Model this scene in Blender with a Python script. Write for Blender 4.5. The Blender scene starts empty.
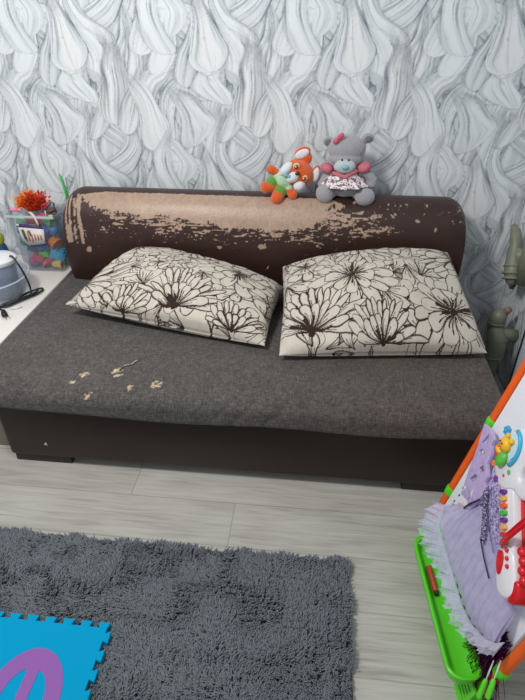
import bpy, bmesh, math, random
import numpy as np
from mathutils import Vector, Matrix
R_ = math.radians
rng = np.random.default_rng(7)
random.seed(7)
C = bpy.context.scene.collection
# ------------------------------------------------------------ camera, world, light, exposure
cam_d = bpy.data.cameras.new('camera'); cam = bpy.data.objects.new('camera', cam_d); C.objects.link(cam)
cam_d.sensor_fit = 'VERTICAL'; cam_d.sensor_height = 24.0
cam_d.lens = 524.62 / 700 * 24.0
cam_d.clip_start = 0.02
cam.location = (0.2798, -1.4554, 1.5876)
PI_, YA, RO = 0.5806, -0.1056, -0.0019
Fv = Vector((math.sin(YA) * math.cos(PI_), math.cos(YA) * math.cos(PI_), -math.sin(PI_)))
Rv = Vector((math.cos(YA), -math.sin(YA), 0)); Uv = Rv.cross(Fv)
R2 = Rv * math.cos(RO) + Uv * math.sin(RO); U2 = -Rv * math.sin(RO) + Uv * math.cos(RO)
cam.rotation_euler = Matrix((R2, U2, -Fv)).transposed().to_euler()
bpy.context.scene.camera = cam
W = bpy.data.worlds.new('room_ambience'); bpy.context.scene.world = W; W.use_nodes = True
W.node_tree.nodes['Background'].inputs[0].default_value = (0.93, 0.97, 1.0, 1)
W.node_tree.nodes['Background'].inputs[1].default_value = 0.50
def area(name, loc, target, size, power, col):
    d = bpy.data.lights.new(name, 'AREA'); d.shape = 'DISK'; d.size = size; d.energy = power; d.color = col
    o = bpy.data.objects.new(name, d); C.objects.link(o); o.location = loc
    o.rotation_euler = (Vector(target) - Vector(loc)).to_track_quat('-Z', 'Y').to_euler()
    return o
area('ceiling_lamp_light', (-0.75, -0.75, 2.5), (-0.3, 0.45, 0.6), 0.45, 39, (1.0, 0.98, 0.95))
vs = bpy.context.scene.view_settings
vs.view_transform = 'Standard'; vs.look = 'None'; vs.exposure = 0.0; vs.gamma = 1.0; vs.use_curve_mapping = False

# ------------------------------------------------------------ helpers: colour, noise, materials
def lin(c):
    return tuple(((v / 255) / 12.92 if v / 255 <= .04045 else ((v / 255 + .055) / 1.055) ** 2.4) for v in c)
def hash2(ix, iy, seed):
    h = (ix.astype(np.int64) * 374761393 + iy.astype(np.int64) * 668265263 + seed * 982451653) & 0x7fffffff
    h = ((h ^ (h >> 13)) * 1274126177) & 0x7fffffff
    h = (h ^ (h >> 16)) & 0xffffff
    return h / float(0xffffff)
def vnoise(x, y, seed=0):
    ix = np.floor(x); iy = np.floor(y); fx = x - ix; fy = y - iy
    fx = fx * fx * (3 - 2 * fx); fy = fy * fy * (3 - 2 * fy)
    a = hash2(ix, iy, seed); b = hash2(ix + 1, iy, seed); c = hash2(ix, iy + 1, seed); d = hash2(ix + 1, iy + 1, seed)
    return (a * (1 - fx) + b * fx) * (1 - fy) + (c * (1 - fx) + d * fx) * fy
def fbm(x, y, seed=0, o=4):
    r = 0; a = .5; t = 0
    for k in range(o):
        r = r + a * vnoise(x * 2 ** k, y * 2 ** k, seed + k * 17); t += a; a *= .5
    return r / t
def sstep(a, b, x):
    t = np.clip((x - a) / (b - a), 0, 1); return t * t * (3 - 2 * t)
MATS = {}
def mat(name, col, rough=.6, metal=0, spec=.5, var=0, vscale=30, bump=0, bscale=200, attr=None, sheen=0, alpha=1, trans=0, coat=0, vstretch=(1, 1, 1), emit=0):
    """col: sRGB 0-255. var: colour variation by noise. attr: name of a colour attribute used as base colour."""
    if name in MATS: return MATS[name]
    m = bpy.data.materials.new(name); m.use_nodes = True; nt = m.node_tree; N = nt.nodes; L = nt.links
    b = N['Principled BSDF']; b.inputs['Roughness'].default_value = rough; b.inputs['Metallic'].default_value = metal
    b.inputs['Specular IOR Level'].default_value = spec
    b.inputs['Coat Weight'].default_value = coat
    if sheen: b.inputs['Sheen Weight'].default_value = sheen
    lc = lin(col)
    b.inputs['Base Color'].default_value = (*lc, 1)
    tc = N.new('ShaderNodeTexCoord'); mp = N.new('ShaderNodeMapping'); mp.inputs['Scale'].default_value = vstretch
    L.new(tc.outputs['Object'], mp.inputs[0])
    src = None
    if attr:
        at = N.new('ShaderNodeAttribute'); at.attribute_name = attr; src = at.outputs['Color']
    if var or attr:
        nz = N.new('ShaderNodeTexNoise'); nz.inputs['Scale'].default_value = vscale; nz.inputs['Detail'].default_value = 4
        L.new(mp.outputs[0], nz.inputs['Vector'])
        mr = N.new('ShaderNodeMapRange'); mr.inputs[1].default_value = .3; mr.inputs[2].default_value = .7
        mr.inputs[3].default_value = 1 - var; mr.inputs[4].default_value = 1 + var
        L.new(nz.outputs[0], mr.inputs[0])
        mx = N.new('ShaderNodeVectorMath'); mx.operation = 'SCALE'
        if src: L.new(src, mx.inputs[0])
        else: mx.inputs[0].default_value = lc
        L.new(mr.outputs[0], mx.inputs['Scale']); L.new(mx.outputs[0], b.inputs['Base Color'])
    if bump:
        nb = N.new('ShaderNodeTexNoise'); nb.inputs['Scale'].default_value = bscale; nb.inputs['Detail'].default_value = 3
        L.new(tc.outputs['Object'], nb.inputs['Vector'])
        bp = N.new('ShaderNodeBump'); bp.inputs['Strength'].default_value = bump; bp.inputs['Distance'].default_value = .004
        L.new(nb.outputs[0], bp.inputs['Height']); L.new(bp.outputs[0], b.inputs['Normal'])
    if alpha < 1: b.inputs['Alpha'].default_value = alpha
    if trans: b.inputs['Transmission Weight'].default_value = trans
    MATS[name] = m; return m
# ------------------------------------------------------------ helpers: objects
def tag(o, label=None, cat=None, group=None, kind=None):
    if label: o['label'] = label
    if cat: o['category'] = cat
    if group: o['group'] = group
    if kind: o['kind'] = kind
    return o
def empty(name, loc, label, cat, group=None):
    o = bpy.data.objects.new(name, None); C.objects.link(o); o.location = loc; o.empty_display_size = .05
    return tag(o, label, cat, group)
def link(name, me, m, parent=None, smooth=True):
    o = bpy.data.objects.new(name, me); C.objects.link(o)
    if m is not None: me.materials.append(m)
    if smooth: me.shade_smooth()
    if parent is not None:
        o.parent = parent
        pl = Vector((0, 0, 0)); q = parent
        M = Matrix.Identity(4)
        chain = []
        while q is not None: chain.append(q); q = q.parent
        for q in reversed(chain): M = M @ q.matrix_basis
        o.matrix_basis = M.inverted()      # geometry is written in world coordinates
    return o
def settle(o):
    """bake a world-coordinate top-level mesh around its own base point"""
    me = o.data; n = len(me.vertices); co = np.empty(n * 3); me.vertices.foreach_get('co', co); co = co.reshape(-1, 3)
    c = (co.min(0) + co.max(0)) / 2; c[2] = co[:, 2].min()
    co = co - c; me.vertices.foreach_set('co', co.ravel()); me.update(); o.location = c
    return o
def npmesh(name, V, F, attrs=None, uv=None):
    """V (n,3); F (m,4) or (m,3) arrays (or list of both); attrs {name: (n,3)} linear colours on vertices"""
    me = bpy.data.meshes.new(name)
    V = np.asarray(V, dtype=np.float32)
    Fs = F if isinstance(F, list) else [F]
    Fs = [np.asarray(f, dtype=np.int32) for f in Fs if len(f)]
    nl = sum(f.size for f in Fs); nf = sum(len(f) for f in Fs)
    me.vertices.add(len(V)); me.vertices.foreach_set('co', V.ravel())
    me.loops.add(nl); me.loops.foreach_set('vertex_index', np.concatenate([f.ravel() for f in Fs]))
    me.polygons.add(nf)
    tot = np.concatenate([np.full(len(f), f.shape[1], dtype=np.int32) for f in Fs])
    st = np.concatenate([[0], np.cumsum(tot)[:-1]]).astype(np.int32)
    me.polygons.foreach_set('loop_start', st); me.polygons.foreach_set('loop_total', tot)
    me.update(calc_edges=True); me.validate()
    if attrs:
        for k, a in attrs.items():
            at = me.attributes.new(k, 'FLOAT_COLOR', 'POINT')
            c4 = np.ones((len(V), 4), dtype=np.float32); c4[:, :3] = a
            at.data.foreach_set('color', c4.ravel())
    return me
def gridF(nu, nv, wu=False, wv=False, flip=False, off=0):
    iu = np.arange(nu if wu else nu - 1); iv = np.arange(nv if wv else nv - 1)
    a, b = np.meshgrid(iu, iv, indexing='ij'); a2 = (a + 1) % nu; b2 = (b + 1) % nv
    F = np.stack([a * nv + b, a2 * nv + b, a2 * nv + b2, a * nv + b2], -1).reshape(-1, 4) + off
    return F[:, ::-1] if flip else F
class MB:
    def __init__(s): s.bm = bmesh.new()
    def box(s, c, d, bev=0, rot=None, seg=2):
        r = bmesh.ops.create_cube(s.bm, size=1); vs_ = r['verts']
        bmesh.ops.scale(s.bm, vec=d, verts=vs_)
        if bev:
            e = {e for v in vs_ for e in v.link_edges}
            q = bmesh.ops.bevel(s.bm, geom=list(e), offset=bev, segments=seg, affect='EDGES', profile=.5)
            vs_ = list({v for f in q['faces'] for v in f.verts} | {v for v in vs_ if v.is_valid})
        if rot is not None: bmesh.ops.rotate(s.bm, cent=(0, 0, 0), matrix=rot, verts=vs_)
        bmesh.ops.translate(s.bm, vec=c, verts=vs_); return s
    def tube(s, pts, r, n=10, cap=True):
        pts = [Vector(p) for p in pts]; rs = r if hasattr(r, '__len__') else [r] * len(pts)
        rings = []; up = None
        for i, p in enumerate(pts):
            d = (pts[min(i + 1, len(pts) - 1)] - pts[max(i - 1, 0)])
            d = d.normalized() if d.length > 1e-9 else Vector((0, 0, 1))
            if up is None: up = d.orthogonal().normalized()
            else:
                up = (up - d * up.dot(d)); up = up.normalized() if up.length > 1e-6 else d.orthogonal().normalized()
            q = d.cross(up)
            rings.append([s.bm.verts.new(p + (up * math.cos(2 * math.pi * k / n) + q * math.sin(2 * math.pi * k / n)) * rs[i]) for k in range(n)])
        for a, b in zip(rings, rings[1:]):
            for k in range(n): s.bm.faces.new((a[k], a[(k + 1) % n], b[(k + 1) % n], b[k]))
        if cap:
            s.bm.faces.new(rings[0][::-1]); s.bm.faces.new(rings[-1])
        return s
    def ell(s, c, r, rot=None, sub=3):
        q = bmesh.ops.create_icosphere(s.bm, subdivisions=sub, radius=1)['verts']
        bmesh.ops.scale(s.bm, vec=r if hasattr(r, '__len__') else (r, r, r), verts=q)
        if rot is not None: bmesh.ops.rotate(s.bm, cent=(0, 0, 0), matrix=rot, verts=q)
        bmesh.ops.translate(s.bm, vec=c, verts=q); return s
    def lathe(s, c, prof, n=32, mtx=None):
        """prof [(r,z)] closed into a shell as given"""
        rings = []
        for r, z in prof:
            rings.append([s.bm.verts.new((r * math.cos(2 * math.pi * k / n), r * math.sin(2 * math.pi * k / n), z)) for k in range(n)] if r > 1e-6 else [s.bm.verts.new((0, 0, z))])
        for a, b in zip(rings, rings[1:]):
            for k in range(n):
                k2 = (k + 1) % n
                if len(a) == 1 and len(b) == 1: continue
                if len(a) == 1: s.bm.faces.new((a[0], b[k2], b[k]))
                elif len(b) == 1: s.bm.faces.new((a[k], a[k2], b[0]))
                else: s.bm.faces.new((a[k], a[k2], b[k2], b[k]))
        vv = [v for r in rings for v in r]
        if mtx is not None: bmesh.ops.transform(s.bm, matrix=mtx, verts=vv)
        bmesh.ops.translate(s.bm, vec=c, verts=vv); return s
    def prism(s, poly, fn, t0, t1, bev=0, holes=()):
        """extruded 2-D polygon; fn(a,b,t) -> world point"""
        bm = bmesh.new()
        loops = [poly] + list(holes); edges = []
        for lp in loops:
            vv = [bm.verts.new((p[0], p[1], 0)) for p in lp]
            for k in range(len(vv)): edges.append(bm.edges.new((vv[k], vv[(k + 1) % len(vv)])))
        bmesh.ops.triangle_fill(bm, use_beauty=True, use_dissolve=False, edges=edges)
        ff = list(bm.faces)
        for f in ff:
            if f.normal.z > 0: f.normal_flip()
        r = bmesh.ops.extrude_face_region(bm, geom=ff)
        top = [v for v in r['geom'] if isinstance(v, bmesh.types.BMVert)]
        for v in top: v.co.z = 1
        if bev:
            rim = [e for e in bm.edges if e.verts[0].co.z > .5 and e.verts[1].co.z > .5 and any(abs(f.normal.z) < .5 for f in e.link_faces)]
            for v in bm.verts: v.co.z *= (t1 - t0)
            bmesh.ops.bevel(bm, geom=rim, offset=bev, segments=2, affect='EDGES', profile=.5)
            for v in bm.verts: v.co.z /= (t1 - t0)
        mp = {}
        for v in bm.verts: mp[v] = s.bm.verts.new(fn(v.co.x, v.co.y, t0 + (t1 - t0) * v.co.z))
        for f in bm.faces:
            try: s.bm.faces.new([mp[v] for v in f.verts])
            except ValueError: pass
        bm.free(); return s
    def build(s, name, m, parent=None, smooth=True, angle=None):
        bmesh.ops.recalc_face_normals(s.bm, faces=s.bm.faces[:])
        me = bpy.data.meshes.new(name); s.bm.to_mesh(me); s.bm.free()
        o = link(name, me, m, parent, smooth)
        if smooth and angle is not None:
            try: me.set_sharp_from_angle(angle=R_(angle))
            except Exception: pass
        if parent is None: settle(o)
        return o
def fuse(mb, name, m, parent, voxel=.004, smooth_it=3):
    """merge overlapping blobs into one continuous soft body"""
    bmesh.ops.recalc_face_normals(mb.bm, faces=mb.bm.faces[:])
    me = bpy.data.meshes.new(name); mb.bm.to_mesh(me); mb.bm.free()
    t = bpy.data.objects.new('tmp', me); C.objects.link(t)
    md = t.modifiers.new('r', 'REMESH'); md.mode = 'VOXEL'; md.voxel_size = voxel
    sm = t.modifiers.new('s', 'SMOOTH'); sm.iterations = smooth_it; sm.factor = .5
    dg = bpy.context.evaluated_depsgraph_get(); dg.update()
    out = bpy.data.meshes.new_from_object(t.evaluated_get(dg)); out.name = name
    bpy.data.objects.remove(t)
    return link(name, out, m, parent)
def rz(a): return Matrix.Rotation(R_(a), 3, 'Z')
def ry(a): return Matrix.Rotation(R_(a), 3, 'Y')
def rx(a): return Matrix.Rotation(R_(a), 3, 'X')

# ------------------------------------------------------------ wallpaper: overlapping marbled petals, drawn once as a repeat
TX, TZ = .625, .62
def wallpaper_tile():
    px = .0022; nx = int(TX / px); nz = int(TZ / px)
    g = np.random.default_rng(34)
    Zg, Xg = np.meshgrid((np.arange(nz) + .5) * px, (np.arange(nx) + .5) * px, indexing='ij')
    img = .72 - .5 * np.clip(.55 - fbm(Xg * 60 + 3 * fbm(Xg * 8, Zg * 8, 4, 2), Zg * 7, 13, 3), 0, .4); tint = np.zeros((nz, nx)); pet = []
    rows = 5; colsn = 5
    for r in range(rows):
        for c in range(colsn):
            for q in range(2):
                pet.append((r, (c + .5 * (r % 2) + .5 * q + g.uniform(-.25, .25)) / colsn * TX, (r + .5 * q + g.uniform(-.3, .3)) / rows * TZ,
                            g.uniform(.26, .42), g.uniform(.070, .115) * (1 - .2 * q), g.normal(0, .36) , g.uniform(-.30, .30), int(g.integers(1, 9999)), g.uniform(-.05, .05)))
    g.shuffle(pet)
    for (_, tx, tz, ln, hw, ang, bend, sd, dv) in pet:
        rxp, rzp = math.sin(ang), math.cos(ang)
        rootx, rootz = tx + rxp * ln, tz + rzp * ln
        side = 1 if sd % 2 else -1
        for ox in (-TX, 0, TX):
            for oz in (-TZ, 0, TZ):
                dx = Xg + ox - rootx; dz = Zg + oz - rootz
                u = -(dx * rxp + dz * rzp) / ln
                wob = .045 * (fbm(u * 2.6 + sd, dx * 7, sd % 97, 2) - .5)
                v = (dx * rzp - dz * rxp) - bend * (u * u - u) * 1.8 + wob + .010 * np.sin(u * 6 + sd)
                uc = np.clip(u, 0, 1)
                wdt = hw * (.14 + .86 * np.power(uc, 1.05)) * np.sqrt(np.clip(1 - np.power(np.clip((uc - .72) / .28, 0, 1), 2.4), 0, 1))
                # uneven lobed lower rim
                wdt = wdt * (1 + .22 * (vnoise(u * 5, u * 0 + sd + side * 3, 5) - .5))
                ins = (u > 0) & (u < 1) & (np.abs(v) < wdt)
                if not ins.any(): continue
                vn = v / np.maximum(wdt, 1e-4)
                warp = 1.6 * (fbm(u * 2.4 + sd, vn * 1.1 + 3, sd % 89, 2) - .5)
                f1 = fbm(vn * 4 + sd * .37 + warp * 2.2, u * 1.1 + sd, sd % 83, 2)
                f2 = fbm(vn * 13 + sd * .7 + warp * 5, u * 1.8 + sd, sd % 79, 3)
                sh = .865 + dv * .6
                streak = np.clip(.50 - f1, 0, .3) * .55 + np.clip(.48 - f2, 0, .3) * 1.35
                sh = sh - streak * (1.25 - .75 * uc)
                # ridge lines like brushed paint
                lnz = np.abs(f1 - .5); lnz2 = np.abs(f2 - .5); sh = sh - .16 * sstep(.020, .004, lnz) * (1.1 - .5 * uc) - .11 * sstep(.03, .005, lnz2) * (1.2 - .9 * uc)
                sh = sh - .30 * sstep(.46, .0, u) * (.5 + 1.0 * f2) - .05 * sstep(.25, 1, vn * side) * (.4 + f2)
                edge = np.minimum((wdt - np.abs(v)), (1 - u) * ln * .9)
                sh = sh - .24 * sstep(.0036, .0012, edge) * sstep(.25, .7, u) * (.3 + 1.0 * vnoise(u * 6, vn * 2, sd % 71))
                al = sstep(0, .42, u + .25 * (f2 - .5)); sh = img * (1 - al) + sh * al
                img[ins] = sh[ins]
                tint[ins] = (vnoise(u * 2 + sd, vn * 1.2, 9))[ins]
                rim = (~ins) & (u > .35) & (u < 1.12) & (np.abs(v) < hw * 1.3)
                d2 = np.maximum(np.abs(v) - wdt, 0) + np.maximum(u - 1, 0) * ln
                mott = fbm(Xg * 90, Zg * 60, 7, 3)
                img[rim] -= ((.07 + .34 * np.clip(mott - .5, 0, .3)) * np.exp(-d2 / .011) * (wdt > .003))[rim]
    return np.clip(img, .3, .93), tint, px
WT, WTINT, WPX = wallpaper_tile()
def wallpaper_col(h, z):
    nz, nx = WT.shape
    fx = (h / WPX) % nx; fz = (z / WPX) % nz
    x0 = np.floor(fx).astype(int) % nx; z0 = np.floor(fz).astype(int) % nz; x1 = (x0 + 1) % nx; z1 = (z0 + 1) % nz
    a = fx - np.floor(fx); b = fz - np.floor(fz)
    t = (WT[z0, x0] * (1 - a) + WT[z0, x1] * a) * (1 - b) + (WT[z1, x0] * (1 - a) + WT[z1, x1] * a) * b
    ti = WTINT[z0, x0]
    t = np.clip((t - .40) / .46, 0, 1)[:, None]
    dark = np.array(lin((104, 114, 126))); light = np.array(lin((230, 236, 239)))
    c = dark * (1 - t) + light * t
    w = (np.clip(ti - .60, 0, .4) * 1.0)[:, None]
    c = c * (1 - w) + c * np.array((1.10, .97, .94)) * w
    return c
wall_m = mat('printed_wallpaper', (225, 228, 232), rough=.55, attr='print', var=.015, vscale=8, spec=.3, bump=.12, bscale=60)
def fine_axis(lo, a, b, hi, st):
    return np.concatenate([np.linspace(lo, a, 6)[:-1], np.arange(a, b, st), np.linspace(b, hi, 6)])
def wall(name, axis, other, lo, hi, a, b, off):
    hs = fine_axis(lo, a, b, hi, .0035); zs = fine_axis(0, .12, 1.75, 2.65, .0035)
    H, Z = np.meshgrid(hs, zs, indexing='ij'); H = H.ravel(); Z = Z.ravel(); n = len(H)
    V = np.zeros((n, 3)); V[:, 2] = Z
    V[:, 0 if axis == 'x' else 1] = H; V[:, 1 if axis == 'x' else 0] = other
    col = wallpaper_col(H + off, Z)
    F = gridF(len(hs), len(zs), flip=(axis != 'x'))
    # thickness: a plain backing slab behind the printed face
    o = link(name, npmesh(name, V, F, {'print': col}), wall_m, None, False)
    md = o.modifiers.new('thickness', 'SOLIDIFY'); md.thickness = .1; md.offset = -1
    return tag(o, kind='structure')
YW, XW = 1.10, 1.25
wall('wall_back', 'x', YW, -2.6, XW, -1.75, XW - .01, 3.03)
def wall_right():
    return wall('wall_right', 'y', XW, -2.0, YW, -.1, YW - .01, 1.7)
wr = wall_right()

# floor: laminate planks running along the sofa
def floor():
    m = bpy.data.materials.new('pale_laminate'); m.use_nodes = True; nt = m.node_tree; N = nt.nodes; L = nt.links
    b = N['Principled BSDF']; b.inputs['Roughness'].default_value = .38
    tc = N.new('ShaderNodeTexCoord'); sp = N.new('ShaderNodeSeparateXYZ'); L.new(tc.outputs['Object'], sp.inputs[0])
    def mth(op, a, b_=None, c=None):
        n = N.new('ShaderNodeMath'); n.operation = op
        for i, q in enumerate((a, b_, c)):
            if q is None: continue
            if hasattr(q, 'is_output'): L.new(q, n.inputs[i])
            else: n.inputs[i].default_value = q
        return n.outputs[0]
    PW, PL = .193, 1.28
    yr = mth('DIVIDE', mth('ADD', sp.outputs[1], .120 + PW * 20), PW)
    row = mth('FLOOR', yr); fy = mth('FRACT', yr)
    # the seam in row 19 is at x=.033 and in row 20 at x=-.377
    xs = mth('DIVIDE', mth('ADD', mth('ADD', sp.outputs[0], .377 - 20 * -.41 + PL * 20), mth('MULTIPLY', row, -.41)), PL)
    xs = mth('DIVIDE', mth('ADD', mth('ADD', sp.outputs[0], .377 + PL * 20), mth('MULTIPLY', mth('SUBTRACT', row, 20.0), .41)), PL)
    colm = mth('FLOOR', xs); fx = mth('FRACT', xs)
    ey = mth('MULTIPLY', mth('MINIMUM', fy, mth('SUBTRACT', 1, fy)), PW)
    ex = mth('MULTIPLY', mth('MINIMUM', fx, mth('SUBTRACT', 1, fx)), PL)
    gap = N.new('ShaderNodeMapRange'); gap.inputs[1].default_value = .0008; gap.inputs[2].default_value = .0032
    L.new(mth('MINIMUM', ey, ex), gap.inputs[0])
    cb = N.new('ShaderNodeCombineXYZ'); L.new(row, cb.inputs[0]); L.new(colm, cb.inputs[1])
    wn = N.new('ShaderNodeTexWhiteNoise'); wn.noise_dimensions = '3D'; L.new(cb.outputs[0], wn.inputs['Vector'])
    # grain coordinates shifted per plank
    sc = N.new('ShaderNodeVectorMath'); sc.operation = 'SCALE'; L.new(wn.outputs['Color'], sc.inputs[0]); sc.inputs['Scale'].default_value = 9
    ad = N.new('ShaderNodeVectorMath'); ad.operation = 'ADD'; L.new(tc.outputs['Object'], ad.inputs[0]); L.new(sc.outputs[0], ad.inputs[1])
    def grain(scale, sx, sy, detail, dist):
        mp = N.new('ShaderNodeMapping'); mp.inputs['Scale'].default_value = (sx, sy, 1); L.new(ad.outputs[0], mp.inputs[0])
        nz = N.new('ShaderNodeTexNoise'); nz.inputs['Scale'].default_value = scale; nz.inputs['Detail'].default_value = detail
        nz.inputs['Distortion'].default_value = dist; L.new(mp.outputs[0], nz.inputs['Vector']); return nz.outputs[0]
    g1 = grain(6, .5, 9, 5, 1.2); g2 = grain(22, .35, 12, 4, .5); g3 = grain(3, 1, 1.5, 2, 0)
    tot = mth('ADD', mth('ADD', mth('MULTIPLY', g1, .55), mth('MULTIPLY', g2, .30)), mth('MULTIPLY', g3, .35))
    cr = N.new('ShaderNodeValToRGB'); L.new(tot, cr.inputs[0])
    e = cr.color_ramp.elements; e[0].position = .42; e[0].color = (*lin((158, 154, 146)), 1); e[1].position = .76; e[1].color = (*lin((198, 196, 189)), 1)
    q = e.new(.56); q.color = (*lin((182, 180, 172)), 1)
    # knots
    vo = N.new('ShaderNodeTexVoronoi'); vo.inputs['Scale'].default_value = 1.0
    mpk = N.new('ShaderNodeMapping'); mpk.inputs['Scale'].default_value = (1.4, 3.2, 1); mpk.inputs['Location'].default_value = (.55, .3, 0); L.new(tc.outputs['Object'], mpk.inputs[0]); L.new(mpk.outputs[0], vo.inputs['Vector'])
    kn = N.new('ShaderNodeMapRange'); kn.inputs[1].default_value = .02; kn.inputs[2].default_value = .09; kn.inputs[3].default_value = .78; kn.inputs[4].default_value = 1
    L.new(vo.outputs['Distance'], kn.inputs[0])
    tone = mth('MULTIPLY_ADD', wn.outputs['Value'], .10, .95)
    gp = mth('MULTIPLY_ADD', gap.outputs[0], .30, .70)
    vm = N.new('ShaderNodeVectorMath'); vm.operation = 'SCALE'; L.new(cr.outputs[0], vm.inputs[0]); L.new(mth('MULTIPLY', mth('MULTIPLY', tone, gp), kn.outputs[0]), vm.inputs['Scale'])
    L.new(vm.outputs[0], b.inputs['Base Color'])
    bp = N.new('ShaderNodeBump'); bp.inputs['Strength'].default_value = .15; bp.inputs['Distance'].default_value = .002
    L.new(mth('ADD', mth('MULTIPLY', tot, .4), gap.outputs[0]), bp.inputs['Height']); L.new(bp.outputs[0], b.inputs['Normal'])
    me = bpy.data.meshes.new('floor'); bm = bmesh.new()
    bmesh.ops.create_cube(bm, size=1); bmesh.ops.scale(bm, vec=(4.05, 3.3, .1), verts=bm.verts); bmesh.ops.translate(bm, vec=(-.7, -.45, -.05), verts=bm.verts)
    bm.to_mesh(me); bm.free()
    tag(link('floor', me, m, None, False), kind='structure')
floor()
white_paint = mat('white_paint', (214, 218, 222), rough=.5, var=.02)

# ------------------------------------------------------------ sofa
leather = mat('brown_leatherette', (58, 40, 37), rough=.42, var=.10, vscale=14, bump=.25, bscale=140, spec=.5)
dark_leather = mat('dark_brown_leatherette', (44, 27, 22), rough=.45, var=.08, vscale=10, bump=.15, bscale=160, spec=.4)
peel_m = mat('peeling_leatherette', (70, 48, 44), rough=.42, attr='peel', var=.06, vscale=40, bump=.3, bscale=120, spec=.45)
def add_weave(m, sc, amt):
    nt = m.node_tree; N = nt.nodes; L = nt.links; b = N['Principled BSDF']; src = b.inputs['Base Color'].links[0].from_socket
    tc = N.new('ShaderNodeTexCoord'); acc = None
    for st in ((sc, sc * .16, sc * .16), (sc * .16, sc, sc)):
        mp = N.new('ShaderNodeMapping'); mp.inputs['Scale'].default_value = st; L.new(tc.outputs['Object'], mp.inputs[0])
        nz = N.new('ShaderNodeTexNoise'); nz.inputs['Scale'].default_value = 1; nz.inputs['Detail'].default_value = 2; L.new(mp.outputs[0], nz.inputs['Vector'])
        mr = N.new('ShaderNodeMapRange'); mr.inputs[1].default_value = .32; mr.inputs[2].default_value = .68; mr.inputs[3].default_value = 1 - amt; mr.inputs[4].default_value = 1 + amt; L.new(nz.outputs[0], mr.inputs[0])
        vm = N.new('ShaderNodeVectorMath'); vm.operation = 'SCALE'; L.new(src, vm.inputs[0]); L.new(mr.outputs[0], vm.inputs['Scale']); src = vm.outputs[0]
    L.new(src, b.inputs['Base Color'])
fabric = mat('grey_brown_woven_fabric', (90, 86, 84), rough=.95, attr='weave', var=.10, vscale=14, bump=.5, bscale=420, sheen=.15, spec=.15)
add_weave(fabric, 330, .30)
sofa = empty('sofa', (0, .5, 0), 'brown sofa with grey fabric seat and worn, peeling leatherette backrest against the wallpapered wall', 'sofa')
HL = .966
b = MB(); b.box((0, .42, .178), (1.83, .84, .264), .012); b.build('base', dark_leather, sofa, True, 40)
for x, y in ((-.79, .075), (.79, .075), (-.79, .74), (.79, .74)):
    MB().box((x, y, .023), (.24, .12, .046), .004).build('foot', mat('dark_foot', (40, 30, 28), rough=.5), sofa, True, 40)
sc_m = mat('chipped_spot', (205, 190, 180), rough=.8)
MB().prism([(-.008, -.006), (.009, -.007), (.003, .009)], lambda a, b_, t: (-.752 + a, -.001 + .001 * (1 - t), .118 + b_), 0, 1).build('bare_chip', sc_m, sofa)
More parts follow.
